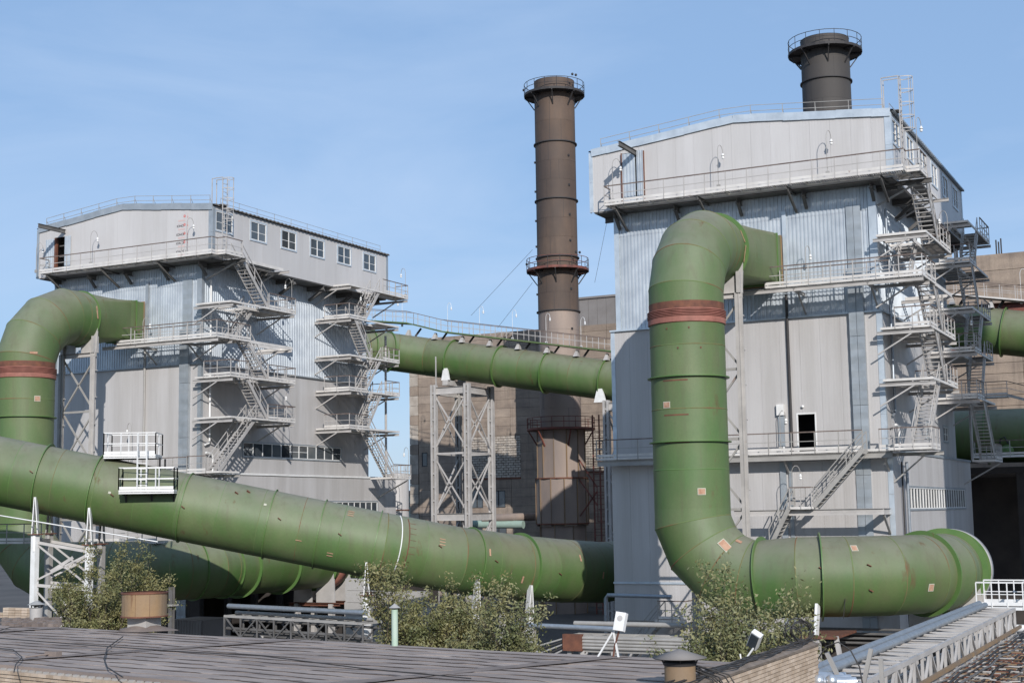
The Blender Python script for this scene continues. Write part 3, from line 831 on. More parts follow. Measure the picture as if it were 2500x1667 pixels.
        for zz, _, _2 in lv:
            e = MB()
            ye = y1 if zz != 18.2 else 101.95
            xin = xi if zz < 18 else bxr + .1
            e.box((xin, y0, zz - .13), (xo, y0 + .07, zz)); e.box((xin, ye - .07, zz - .13), (xo, ye, zz))
            e.box((xo - .07, y0 + .07, zz - .13), (xo, ye - .07, zz)); e.box((xin, y0 + .07, zz - .13), (xin + .07, ye - .07, zz))
            e.box((ls - .6, y0 + .07, zz - .2), (ls - .53, ye - .07, zz))
            for k in range(6):
                yy = y0 + .9 + k * (ye - y0 - 1.2) / 5.4
                e.box((xin + .07, yy, zz - .17), (ls - .6, yy + .06, zz - .03))
            e.build('landing_frame', EDGE, s)
            # gratings: either side of the stair opening, and the strip behind it
            for (ax, ay, bx, by) in ((xin + .07, y0 + .07, xo - .07, h0), (xin + .07, h1, xo - .07, ye - .07), (xin + .07, h0 + .01, ls - .61, h1 - .01)):
                if by - ay < .2: continue
                if near and zz == 15.0 and ay == h0 + .01: continue
                gb = MB(); n = max(4, int((by - ay) / .13))
                for j in range(n):
                    yy = ay + (by - ay) * (j + .5) / n; gb.box((ax, yy - .042, zz - .03), (bx, yy + .042, zz - .004))
                gb.build('grating', GRATE, s)
            for yy in (y0 + .05, ye - .3):
                bracket(s, (xi - .2, yy, zz - .32), (xo + .12, yy, zz - .32), 1.15, STEEL_W)
            for rs in railsets.get(zz, []):
                railing(s, [(a, b, zz) for a, b in rs], mt=STEEL_W, post=1.0)
        if near:      # open frame carried on from the middle walkway
            e = MB(); zz = 12.4
            e.box((xo - .07, 80.3, zz - .2), (xo, 85.4, zz)); e.box((xi, 85.33, zz - .2), (xo - .07, 85.4, zz)); e.box((ls - .6, 80.3, zz - .2), (ls - .53, 85.33, zz))
            e.build('landing_frame', EDGE, s)
            bracket(s, (xi - .2, 85.1, zz - .32), (xo + .12, 85.1, zz - .32), 1.15, STEEL_W); bracket(s, (xi - .2, 78.2, zz - .32), (xo + .05, 78.2, zz - .32), 1.15, STEEL_W)
            e = MB(); zz = 18.25
            e.box((xo - .5, 80.0, zz - .22), (xo - .43, 84.8, zz)); e.box((xo - 1.3, 80.0, zz - .22), (xo - 1.23, 84.8, zz)); e.build('landing_frame', EDGE, s)
            MB().box((xo - 1.2, 80.0, zz - .06), (xo - .5, 84.8, zz - .03)).build('grating', GRATE, s)
            bracket(s, (xi - .2, 84.6, zz - .36), (xo + .25, 84.6, zz - .36), 1.0, STEEL_W)
        else:
            deck(s, xi + 1.2, 99.0, xo + .0, 102.2, 3.05, STEEL_W)
            railing(s, [(xo, 99.5, 3.05), (xo, 102.2, 3.05), (xi + 1.2, 102.2, 3.05)], mt=STEEL_W, post=.55)
            MB().bar((xo - .1, 101.9, 2.85), (gr, 101.9, 1.5), .09).build('bracket_strut', STEEL_W, s)
            MB().tube([(xo - 1.8, 101.2, 15), (xo - 1.8, 101.2, 3.1)], .1, 8).build('support_post', STEEL_W, s)
        for a, b in fl:
            stair(s, a, b, .88, STEEL_W)
    tower(True); tower(False)

    # caged roof ladder
    lx, ly = bxr + .45, 78.55
    c = thing('caged_ladder', f'white caged ladder rising above the roof corner of the {"nearer right" if R else "farther left"} building', 'ladder', (lx, ly, 18.3), 'caged roof ladders')
    st = MB(); top = 23.95
    for yy in (ly, ly + .5):
        st.bar((lx, yy, 18.35), (lx, yy, top), .055)
    st.bar((lx, ly, top), (lx - .95, ly, top), .05); st.bar((lx - .95, ly, top), (lx - .95, ly, z_e + .1), .05)
    st.bar((lx, ly + .5, top), (lx - .95, ly + .5, top), .05); st.bar((lx - .95, ly + .5, top), (lx - .95, ly + .5, z_e + .1), .05)
    st.build('ladder_stiles', STEEL_W, c)
    rm = cached('rung', lambda m: m.bar((0, 0, 0), (0, .5, 0), .03), 'rung', STEEL_W)
    for k in range(17): place(rm, 'rung', c, (lx, ly, 18.7 + k * .3))
    def hoop(m):
        pts = [V((0, -.0, 0))] + [V((.12 + .62 * sin(pi * i / 10), .25 - .38 * cos(pi * i / 10), 0)) for i in range(11)] + [V((0, .5, 0))]
        for a, b in zip(pts, pts[1:]): m.bar(a, b, .012, .05)
    hm = cached('hoop', hoop, 'cage_hoop', STEEL_W)
    for k in range(5): place(hm, 'cage_hoop', c, (lx, ly, 20.9 + k * .74))
    cb = MB()
    for a in (.25, .5, .75):
        xx, yy = lx + .12 + .62 * sin(pi * a), ly + .25 - .38 * cos(pi * a); cb.bar((xx, yy, 20.9), (xx, yy, 23.87), .035, .012)
    cb.build('cage_bars', STEEL_W, c)
    MB().box((lx - .95, ly - .1, z_e + .12), (lx - .05, ly + .7, z_e + .16)).build('step_off_plate', GRATE, c)
    return T


filter_house(True)
filter_house(False)


# ------------------------------------------------------------------ green gas ducts
def proj(p):
    p = V(p); z = p.dot(FW)
    return CX + F_PX * p.dot(RT) / z, CY + F_PX * p.dot(DN) / z


def on_path(pts, px):
    """point and direction on a poly line that is seen at photograph column px"""
    for a, b in zip(pts, pts[1:]):
        a, b = V(a), V(b); xa, xb = proj(a)[0], proj(b)[0]
        if (xa - px) * (xb - px) <= 0:
            lo, hi = 0.0, 1.0
            for _ in range(30):
                m = (lo + hi) / 2
                if (proj(a.lerp(b, m))[0] - px) * (xa - px) > 0: lo = m
                else: hi = m
            return a.lerp(b, lo), (b - a).normalized()
    raise ValueError('path not seen at %s' % px)


def frame(d):
    u = d.cross(V((0, 0, 1)))
    if u.length < 1e-3: u = V((1, 0, 0))
    u.normalize(); return u, d.cross(u)


def ring(c, d, nrm, r, n):
    u, w = frame(d); out = []
    for k in range(n):
        e = (u * cos(2 * pi * k / n) + w * sin(2 * pi * k / n)) * r
        out.append(c + e - d * (e.dot(nrm) / d.dot(nrm)))
    return out


def shell(parent, p0, n0, p1, n1, r, mt=None, n=64, name='duct_section', dr=0.0):
    d = (p1 - p0).normalized()
    a, b = ring(p0, d, n0, r, n), ring(p1, d, n1, r + dr, n)
    MB().add(a + b, [(k, (k + 1) % n, n + (k + 1) % n, n + k) for k in range(n)], True).build(name, mt or GREEN, parent)


def seam(parent, c, d, nrm, r, mt=None, w=0.028, h=0.016):
    n = 48
    d = d.normalized()
    rs = []
    for off, rr in ((-w, r), (-w * .5, r + h), (w * .5, r + h), (w, r)):
        rs += ring(c + d * off, d, nrm, rr, n)
    fs = [(j * n + k, j * n + (k + 1) % n, (j + 1) * n + (k + 1) % n, (j + 1) * n + k) for j in range(3) for k in range(n)]
    MB().add(rs, fs, True).build('weld_seam', mt or WELD, parent)


def flange(parent, c, d, r, w=0.16, t=0.05, mt=None, name='stiffener_ring'):
    MB().lathe(c, [(r - .02, -t / 2), (r + w, -t / 2), (r + w, t / 2), (r - .02, t / 2)], 64, d, smooth=False).build(name, mt or GREEN_D, parent)


def duct_run(parent, pts, r, course=2.3, closed_ends=False, n=64, seams=True):
    pts = [V(p) for p in pts]
    nr = []
    for i in range(len(pts)):
        if i == 0: nr.append((pts[1] - pts[0]).normalized())
        elif i == len(pts) - 1: nr.append((pts[-1] - pts[-2]).normalized())
        else: nr.append(((pts[i + 1] - pts[i]).normalized() + (pts[i] - pts[i - 1]).normalized()).normalized())
    for i in range(len(pts) - 1):
        a, b = pts[i], pts[i + 1]; d = (b - a).normalized(); L = (b - a).length
        k = max(1, round(L / course)) if L > course * 1.3 else 1
        for j in range(k):
            p0, p1 = a.lerp(b, j / k), a.lerp(b, (j + 1) / k)
            m0 = nr[i] if j == 0 else d; m1 = nr[i + 1] if j == k - 1 else d
            shell(parent, p0, m0, p1, m1, r + random.uniform(-.004, .004), n=n)
            if seams and not (i == 0 and j == 0): seam(parent, p0, d, m0, r, WELD if (j == 0 or random.random() < .35) else GREEN_D, w=.03 if j == 0 else .016, h=.014 if j == 0 else .007)


def bend(C, e0, e1, Rb, n=4, sweep=pi / 2):
    """mitre points of a bend: centre C, start radius direction e0, direction of travel e1"""
    st = sweep / n; out = []
    for k in range(n):
        a = st * (k + .5)
        out.append(V(C) + (V(e0) * cos(a) + V(e1) * sin(a)) * Rb / cos(st / 2))
    return out


def patch(parent, c, d, ang, r, along=0.0, w=.32, h=.28, mt=None, name='inspection_patch', border=True):
    """small plate lying on the duct skin; ang is measured from the camera-facing side, upwards"""
    d = V(d).normalized(); c = V(c) + d * along
    t = -c; e = (t - d * t.dot(d)).normalized(); up = d.cross(e)
    if up.z < 0: up = -up
    if abs(d.z) > .9: up = d.cross(e) if d.cross(e).dot(RT) > 0 else -d.cross(e)
    o = e * cos(ang) + up * sin(ang); s = (up * cos(ang) - e * sin(ang))
    p = c + o * (r + .012)
    if border: MB().bar(p - d * (w / 2 + .035), p + d * (w / 2 + .035), h + .07, .016, o).build(name, TAG_W, parent)
    q = p + o * .012
    return MB().bar(q - d * w / 2, q + d * w / 2, h, .016, o).build(name if not border else 'patch_print', mt or TAG, parent)


def lug(parent, c, d, ang, r, along=0.0):
    d = V(d).normalized(); c = V(c) + d * along
    t = -c; e = (t - d * t.dot(d)).normalized(); up = d.cross(e)
    if up.z < 0: up = -up
    o = e * cos(ang) + up * sin(ang); p = c + o * (r + .05)
    MB().bar(p - d * .10 + up * .05, p + d * .10 - up * .05, .035, .11, o).build('lifting_lug', RUST, parent)


RD = 1.9


def main_duct(R):
    X0, Y0, Zd, Rb, Zl = (-24.3, 67.9, 13.85, 3.55, -3.42) if R else (-71.15, 69.0, 13.9, 4.1, -3.3)
    wx = -22.37 if R else -69.78
    T = thing('gas_duct', 'huge green duct rising before the nearer building, then sweeping right' if R else
              'huge green duct at far left, running back beneath the sloping duct', 'duct', (X0, Y0, GROUND), 'large green gas ducts')
    zr = Zd - Rb
    # horizontal leg from the wall transition to the first bend
    yf = Y0 + Rb
    up = [V((X0, yf + .75, Zd)), V((X0, yf, Zd))]
    b1 = bend((X0, Y0 + Rb, zr), (0, 0, 1), (0, -1, 0), Rb)
    zb = Zl + 3.5
    duct_run(T, up + b1 + [V((X0, Y0, 10.38))], RD)
    ringz = (6.62, 3.38) if R else (6.75,)
    # riser: bellows then plate courses
    zt = 10.0
    MB().lathe((X0, Y0, 0), [(RD + .01, zt), (RD + .015, zt + .38)], 64).build('rusty_band', RUST, T)
    prof = [(RD, 9.62)]
    for k in range(5): z0 = 9.62 + k * .078; prof += [(RD + .10, z0 + .012), (RD + .10, z0 + .045), (RD + .02, z0 + .06), (RD + .02, z0 + .075)]
    prof.append((RD, zt))
    MB().lathe((X0, Y0, 0), prof, 72, smooth=False).build('bellows', PINK, T)
    MB().lathe((X0, Y0, 0), [(RD, 9.30), (RD + .07, 9.32), (RD + .07, 9.6), (RD, 9.61)], 64, smooth=False).build('bellows_collar', PINK, T)
    zs = [9.3, 8.2, 6.62, 5.0, 3.38, 2.0, zb] if R else [9.3, 7.9, 6.75, 4.6, 2.4, zb]
    for a, b in zip(zs, zs[1:]):
        p0, p1 = V((X0, Y0, a)), V((X0, Y0, b)); dn = V((0, 0, -1))
        shell(T, p0, dn, p1, dn, RD + random.uniform(-.003, .003))
        if a in ringz: flange(T, p0, (0, 0, 1), RD, .17, .05)
        else: seam(T, p0, dn, dn, RD, WELD if a != 2.0 else GREEN_D)
    if R:
        for z in (5.62, 3.9, 2.55):   # bare welds where the paint has come off
            MB().lathe((X0, Y0, z + .75), [(RD + .006, 0), (RD + .009, .07)], 12, a0=-1.95, a1=-1.25).build('bare_weld', RUST, T)
    # bottom bend and the long level leg
    lo = bend((X0 + 3.5, Y0, zb), (-1, 0, 0), (0, 0, -1), 3.5)
    Xs = -19.95 if R else -66.6; Rh = 6.5; z2 = Zl + (.15 if R else 0)
    lv = [V((X0, Y0, zb))] + lo + [V((X0 + 3.5, Y0, Zl))]
    hb = bend((Xs, Y0 + Rh, z2), (0, -1, 0), (1, 0, 0), Rh, 5)
    yend = 77.6 if R else 108
    tail = hb + [V((Xs + Rh, Y0 + Rh, z2)), V((Xs + Rh, yend, z2))]
    duct_run(T, lv + tail, RD)
    def rg(px, path, w=.18, mt=None):
        c, d = on_path(path, px); flange(T, c, d, RD, w, .06, mt); return c, d
    if R:
        line = [V((X0 + 3.4, Y0, Zl))] + tail
        rg(1868, line); rg(2003, line, .22)
        c, d = V((Xs + Rh, 74.3, z2)), V((0, 1, 0)); flange(T, V((Xs + Rh * .93, Y0 + Rh * .62, z2)), V((.35, .94, 0)), RD, .2, .06)
        flange(T, V((Xs + Rh, 75.0, z2)), d, RD, .26, .07); flange(T, V((Xs + Rh, 76.4, z2)), d, RD, .2, .06)
        MB().lathe((Xs + Rh, 76.5, z2), [(RD + .12, 0), (RD + .2, .15), (RD + .2, .8), (RD + .1, .8)], 64, (0, 1, 0), smooth=True).build('grey_end_collar', STEEL_W, T)
        MB().lathe((Xs + Rh, 77.05, z2), [(RD + .1, 0), (RD - .1, 1.8)], 48, (0, 1, 0)).build('dark_housing', STACK_RING, T)
        for px, ang, w, h in ((1729, .55, .62, .5),): pass
        rs = [(V((X0, Y0, 5.2)), V((0, 0, -1)), -.62, 'box'), (V((X0, Y0, .9)), V((0, 0, -1)), .25, 'box')]
        for c, d, a, k in rs: patch(T, c, d, a, RD, w=.26, h=.34)
        c, d = on_path(lo, 1752); patch(T, c, d, .45, RD, w=.55, h=.36)
        c, d = on_path(lo, 1790); patch(T, c, d, .9, RD, w=.3, h=.18, border=False)
        for px, ang in ((2062, .75), (2206, -.35)):
            c, d = on_path(line, px); patch(T, c, d, ang, RD, w=.26, h=.3)
        for px, ang in ((2085, .25), (2312, .05)):
            c, d = on_path(line, px); lug(T, c, d, ang, RD)
        for px, ang in ((2000, .2), (2087, -.35)):
            c, d = on_path(line, px); lug(T, c, d, ang, RD)
        for z, a in ((9.0, -.55), (9.0, .05), (8.0, .35), (8.0, -.25)):
            patch(T, V((X0, Y0, z)), V((0, 0, -1)), a, RD, w=.09, h=.07, mt=RUST, border=False, name='rust_spot')
        # drooping cable on the skin
        c, d = on_path(line, 2088)
        pts = [c + V((-.05 * i, -RD - .03 + .02 * i * i * .3, -.55 - .33 * i)) for i in range(5)]
        MB().tube(pts, .02, 5).build('hanging_cable', CABLE, T)
    else:
        line = tail
        for px in (470, 540): 
            try: rg(px, line, .12)
            except ValueError: pass
        xe = Xs + Rh
        for yy in (77.5, 82.0, 86.5, 88.6, 90.4): flange(T, V((xe, yy, z2)), V((0, 1, 0)), RD, .2, .08)
        MB().lathe((xe, 87.2, z2), [(RD, 0), (RD + .12, .05), (RD + .12, .85), (RD, .9)], 48, (0, 1, 0)).build('bellows_collar', PINK, T)
        patch(T, V((X0, Y0, 7.9)), V((0, 0, -1)), .42, RD, w=.3, h=.34)
        patch(T, V((X0, Y0, 10.9)), V((0, 0, -1)), .25, RD, w=.14, h=.5, border=False)
    # square-to-round transition at the wall
    y0, y1, y2 = yf + .8, 77.5, 78.95
    hw = X0 - wx; hw = abs(hw); zc = 14.18; hh = 1.42
    m = 48; vs = []
    for k in range(m):
        a = 2 * pi * k / m
        vs.append(V((X0 + RD * cos(a), y0, Zd + RD * sin(a))))
    for k in range(m):
        a = 2 * pi * k / m + 1e-6; cc, ss = cos(a), sin(a); q = max(abs(cc), abs(ss))
        # corners kept: map the round to the square by angle sector
        kk = k % 12
        vs.append(V((X0 + hw * max(-1, min(1, cc * 1.41421)) , y1, zc + hh * max(-1, min(1, ss * 1.41421)))))
    tr = MB(); fs = []
    for k in range(m):
        k2 = (k + 1) % m
        fs += [(k, k2, m + k2), (k, m + k2, m + k)]
    tr.add(vs, fs, True).build('square_to_round_piece', GREEN, T)
    fl = MB()
    for (a, b, c2, d2) in ((-hw, -hh, hw, -hh + .05), (-hw, hh - .05, hw, hh), (-hw, -hh + .05, -hw + .05, hh - .05), (hw - .05, -hh + .05, hw, hh - .05)):
        fl.box((X0 + a, y1, zc + b), (X0 + c2, y2, zc + d2))
    fl.build('duct_collar', GREEN, T)
    for yy in (y1 + .55, y2 - .12):
        q = MB(); e = .07
        for (a, b, c2, d2) in ((-hw - e, -hh - e, hw + e, -hh), (-hw - e, hh, hw + e, hh + e), (-hw - e, -hh, -hw, hh), (hw, -hh, hw + e, hh)):
            q.box((X0 + a, yy, zc + b), (X0 + c2, yy + .06, zc + d2))
        q.build('collar_flange', DRUM_M if yy > y1 + .6 else GREEN_D, T)
    yr = yf + .72
    flange(T, V((X0, yr, Zd)), V((0, 1, 0)), RD, .22 if R else .10, .07)
    seam(T, V((X0, y0 + .02, Zd)), V((0, 1, 0)), V((0, 1, 0)), RD, WELD)
    if R:
        patch(T, V((X0, yr - .1, Zd)), V((0, 1, 0)), .35, RD, w=.07, h=.9, border=False)
        patch(T, V((X0, yr - .1, Zd)), V((0, 1, 0)), .85, RD, w=.07, h=.7, border=False)
    else:
        patch(T, V((X0, yr - .25, Zd)), V((0, 1, 0)), .35, RD, w=.09, h=.9, border=False)
    # ---- trestle carrying the upper bend
    tx = (X0 - 1.45, X0 + 1.45); ty = yr
    lbl = 'tall white trestle beside the nearer riser with a trapezoid saddle on top' if R else 'tall white trestle right of the far left riser with crossed braces'
    S = thing('duct_trestle', lbl, 'steel support', (X0, ty, GROUND), 'white duct trestles')
    zt = 11.45
    for yy, xs in ((ty, tx),):
        for xx in xs:
            c = MB(); c.box((xx - .2, yy - .17, GROUND), (xx + .0, yy + .17, zt)); c.box((xx + .01, yy - .2, GROUND), (xx + .05, yy + .2, zt)); c.box((xx + .051, yy - .15, GROUND), (xx + .22, yy - .11, zt))
            col = c.build('trestle_column', STEEL_W if xx > X0 else STEEL, S)
            for k in range(11): MB().box((xx + .052, yy - .10, 10.2 - k * 1.85), (xx + .22, yy + .14, 10.26 - k * 1.85)).build('stiffener_plate', STEEL_W, col)
        k = 0; z1 = 11.1
        while z1 > -8:
            z0 = z1 - 3.7
            for p, q in (((xs[0], z1), (xs[1], z0)), ((xs[1], z1), (xs[0], z0))):
                MB().bar((p[0], yy + .1, p[1]), (q[0], yy + .1, q[1]), .10, .10).build('cross_brace', STEEL, S)
            MB().bar((xs[0], yy, z0), (xs[1], yy, z0), .12, .14).build('tie_beam', STEEL, S)
            z1 = z0
    MB().ibeam((tx[0] - .2, ty, zt - .12), (tx[1] + .2, ty, zt - .12), .3, .3).build('saddle_beam', STEEL_W, S)
    zc = Zd
    for sgn in (-1, 1):
        vs = []
        for yy in (ty - .04, ty + .04):
            pr = [(1.66 * sgn, zt)] + [(RD * sin(a) * sgn, Zd - RD * cos(a) - .01) for a in (radians(68), radians(50), radians(35), radians(20), radians(8))] + [(.3 * sgn, zt)]
            vs += [V((X0 + a, yy, b)) for a, b in pr]
        k = len(vs) // 2
        MB().add(vs, [tuple(range(k)), tuple(range(2 * k - 1, k - 1, -1))] + [(i, (i + 1) % k, k + (i + 1) % k, k + i) for i in range(k)]).build('saddle_plate', STEEL_W, S)
        MB().box((X0 + 1.42 * sgn - .03, ty - .25, zt), (X0 + 1.42 * sgn + .19, ty + .25, zt + 1.15)).build('saddle_fin', STEEL_W, S)
    return T


main_duct(True)
main_duct(False)

# the sloping duct across the foreground
SL = [V(p) for p in ((-75.5, 50.0, 6.2), (-64.66, 56.45, 3.51), (-43.45, 69.09, -1.75), (-40.5, 72.3, -2.62), (-38.3, 75.9, -3.2), (-36.9, 79.4, -3.55), (-36.2, 83.5, -3.8), (-36.1, 95, -3.9))]
T = thing('gas_duct', 'long green duct sloping down across the foreground from the left edge', 'duct', SL[2] - V((0, 0, 8)), 'large green gas ducts')
duct_run(T, SL, RD, 2.35)
for px in (107, 236, 453, 659, 781, 917, 1144, 1266):
    c, d = on_path(SL, px); flange(T, c, d, RD, .10 if px not in (107, 236, 1266) else .16, .05)
for px, a in ((95, .15), (292, -.05), (460, .0), (572, .75), (598, .9), (686, .2), (832, .1), (1047, .3), (1170, .1), (1315, -.1)):
    c, d = on_path(SL, px); lug(T, c, d, a, RD)
for px, a, k in ((846, .95, 3), (818, -.5, 2), (1052, .55, 3), (740, -.3, 1)):
    c, d = on_path(SL, px)
    for j in range(k): patch(T, c, d, a - .09 * j, RD, w=.34, h=.045, mt=TAG, border=False, name='chalk_mark')
for px, a in ((1155, .35), (1240, -.35), (1367, .45), (1410, -.1)):
    c, d = on_path(SL, px); patch(T, c, d, a, RD, w=.10, h=.42, border=False)
for px, a in ((645, .55), (285, .0)):
    c, d = on_path(SL, px); patch(T, c, d, a, RD, w=.15, h=.13, border=False, mt=TAG_W, name='filler_patch')
c, d = on_path(SL, 955)      # white conduit up the flank, rust streak beside it
u = V((0, 0, 1)) - d * d.z; u.normalize(); e = (-c - d * (-c).dot(d)); e = (e - u * e.dot(u)).normalized()
MB().tube([c + (e * cos(a) + u * sin(a)) * (RD + .05) for a in [x * .1 - .75 for x in range(21)]], .035, 6).build('white_conduit', WHITE, T)
c2 = c + d * .45
MB().tube([c2 + (e * cos(a) + u * sin(a)) * (RD + .0) for a in [x * .1 - .75 for x in range(20)]], .035, 6).build('rust_run', RUST, T)
for k in range(6):
    a = -.1 + k * .2; q = c2 + (e * cos(a) + u * sin(a)) * (RD + .01)
    MB().bar(q, q + d * .4, .02).build('rust_run', RUST, T)


def duct_support(px, label, legs=2, braced=False, head=1.5, back=True):
    """forked white posts under the near and far sides of the sloping duct"""
    c, d = on_path(SL, px)
    h = V((d.x, d.y, 0)).normalized(); s = V((-h.y, h.x, 0))
    if s.dot(c) > 0: s = -s
    S = thing('duct_post', label, 'steel support', c + s * 1.55 - V((0, 0, c.z - GROUND)), 'white posts carrying the sloping duct')
    for sg in ((1, -1) if back else (1,)):
        b = c + s * 1.5 * sg; zt = c.z - RD - head + .35
        col = MB(); col.box((b.x - .16, b.y - .16, GROUND), (b.x + .16, b.y + .16, zt)); col.build('post', WHITE if sg > 0 else STEEL, S)
        MB().box((b.x - .30, b.y - .28, zt), (b.x + .30, b.y + .28, zt + .05)).build('cap_plate', RUST, S)
        top = c + s * 1.62 * sg + V((0, 0, -RD * .52))
        for q in (-.13, .13):
            MB().bar(V((b.x, b.y, zt + .05)) + h * q * 1.2, top + h * q * .2, .05, .42, -s * sg).build('fork_plate', WHITE if sg > 0 else STEEL, S)
        MB().bar(V((b.x, b.y, zt - .9)) , V((b.x, b.y, zt - .05)), .44, .12, h).build('gusset', WHITE if sg > 0 else STEEL, S)
    z0 = c.z - RD - head
    MB().bar(c + s * 1.5 + V((0, 0, z0 - c.z)), c - s * 1.5 + V((0, 0, z0 - c.z)), .2, .2).build('tie_beam', STEEL, S)
    return S, c, s, h


Sa, ca, sa, ha = duct_support(107, 'left forked post of the braced tower under the sloping duct at far left')
Sb, cb, sb_, hb_ = duct_support(236, 'right forked post of the braced tower under the sloping duct, behind the left tree')
BR = thing('tower_bracing', 'crossed white braces between the two leftmost posts of the sloping duct', 'steel bracing', (ca + cb) / 2 + V((0, 0, GROUND - 1)))
for sg in (1, -1):
    A, B = ca + sa * 1.5 * sg, cb + sa * 1.5 * sg
    zt = ca.z - RD - 1.4; zt2 = cb.z - RD - 1.4
    lv = [(zt, zt2), (-3.5, -3.8), (-6.9, -7.0), (-9.9, -9.9)]
    for (z0, z0b), (z1, z1b) in zip(lv, lv[1:]):
        MB().bar((A.x, A.y, z0 - .2), (B.x, B.y, z1b + .2), .10, .10).build('cross_brace', STEEL_W, BR)
        MB().bar((A.x, A.y, z1 + .2), (B.x, B.y, z0b - .2), .10, .10).build('cross_brace', STEEL_W, BR)
        mm = V(((A.x + B.x) / 2, (A.y + B.y) / 2, (z0 + z1b) / 2)); dd = (V((B.x, B.y, z0b)) - V((A.x, A.y, z1))).normalized()
        MB().bar(mm - dd * .7, mm + dd * .7, .17, .03, sa).build('splice_plate', STEEL_W, BR)
        MB().bar((A.x, A.y, z1), (B.x, B.y, z1b), .14, .16).build('tie_beam', STEEL_W, BR)
    MB().bar((A.x, A.y, zt - .15), (B.x, B.y, zt2 - .1), .14, .16).build('tie_beam', STEEL_W, BR)
duct_support(897, 'forked white post under the sloping duct at the left of the middle trees', head=1.3)
duct_support(1130, 'forked white post under the sloping duct, hidden behind the middle trees', head=1.2)
duct_support(1258, 'forked white post under the sloping duct at the right of the middle trees', head=1.1)
g0 = ca + sa * 2.0; w = MB().tube([P(-5, 1257, Y=g0.y - .6), P(85, 1272, Y=g0.y - .4), P(385, 1322, Y=60)], .035, 5)
wh = w.build('hand_cable', WHITE); wh['label'] = 'thin white pipe strung past the left tower below the sloping duct'; wh['category'] = 'pipe'

# platforms on the sloping duct
T = thing('duct_platform', 'white two level inspection platform with ladder hung on the sloping duct', 'platform', P(365, 1205, Y=59))
c, d = on_path(SL, 390); h = V((d.x, d.y, 0)).normalized(); s = V((-h.y, h.x, 0))
if s.dot(c) > 0: s = -s


def local_box(mb, o, a0, a1, b0, b1, z0, z1):
    vs = [o + h * a + s * b + V((0, 0, z)) for z in (z0, z1) for a, b in ((a0, b0), (a1, b0), (a1, b1), (a0, b1))]
    mb.add(vs, [(0, 3, 2, 1), (4, 5, 6, 7), (0, 1, 5, 4), (1, 2, 6, 5), (2, 3, 7, 6), (3, 0, 4, 7)])


def cage(o, a0, a1, b0, b1, z, h_=1.15, nm='platform', sides=(1, 1, 1, 1)):
    o = V((o.x, o.y, 0))
    f = MB(); local_box(f, o, a0, a1, b0, b1, z - .16, z - .12); f.build('floor_plate', GRATE, T)
    f = MB()
    for (p, q, r_, t_) in ((a0, a1, b1 - .06, b1), (a0, a1, b0, b0 + .06), (a0, a0 + .06, b0 + .06, b1 - .06), (a1 - .06, a1, b0 + .06, b1 - .06)):
        local_box(f, o, p, q, r_, t_, z - .22, z + .0)
    f.build('edge_channel', WHITE, T)
    f = MB(); local_box(f, o, a0, a1, b1 - .01, b1, z + .02, z + .17); f.build('toe_board', WHITE, T)
    r = MB(); pts = [(a0, b1), (a1, b1), (a1, b0), (a0, b0), (a0, b1)]
    for k, ((p, q), (p2, q2)) in enumerate(zip(pts, pts[1:])):
        if not sides[k]: continue
        for zz in (h_, h_ * .5):
            r.bar(o + h * p + s * q + V((0, 0, z + zz)), o + h * p2 + s * q2 + V((0, 0, z + zz)), .045)
        n = max(1, round(abs(p2 - p) + abs(q2 - q)))
        for i in range(n + 1):
            x, y_ = p + (p2 - p) * i / n, q + (q2 - q) * i / n
            r.bar(o + h * x + s * y_ + V((0, 0, z)), o + h * x + s * y_ + V((0, 0, z + h_)), .05)
    r.build('railing', WHITE, T)


cu_, du = on_path(SL, 322)
lo_z = P(370, 1195, Y=(c + s * 2.4).y).z
# lower cradle at the flank
b_in = RD + .12
c_l, _ = on_path(SL, 386)
cage(c_l, -1.62, 1.35, b_in - .2, b_in + .85, lo_z, 1.2)
c_u, _ = on_path(SL, 330)
hi_z = P(300, 1112, Y=c_u.y).z
cage(c_u, -1.55, 1.3, -1.0, 1.15, hi_z, 1.2)
for a in (-1.5, 1.5):
    for b in (-.8, .9): q = c_u + h * a + s * b; MB().bar((q.x, q.y, hi_z - .2), (q.x, q.y, c_u.z + 1.5), .08).build('strut', STACK_RING, T)
q = c_l + s * (b_in + .25)
lb = MB()
for a in (-.75, -.25): lb.bar(V((q.x, q.y, lo_z)) + h * a, V((q.x, q.y, hi_z + 1.1)) + h * a, .06)
lb.build('ladder_stiles', WHITE, T)
for k in range(int((hi_z - lo_z) / .3)): MB().bar(V((q.x, q.y, lo_z + .25 + .3 * k)) + h * -.75, V((q.x, q.y, lo_z + .25 + .3 * k)) + h * -.25, .03).build('rung', WHITE, T)
for a in (-1.4, 0.0, 1.2):
    MB().bar(V((c_l + h * a + s * (RD - .3)).to_tuple()[:2] + (lo_z - 1.0,)), V((c_l + h * a + s * (b_in + .1)).to_tuple()[:2] + (lo_z - .2,)), .09).build('strut', STACK_RING, T)

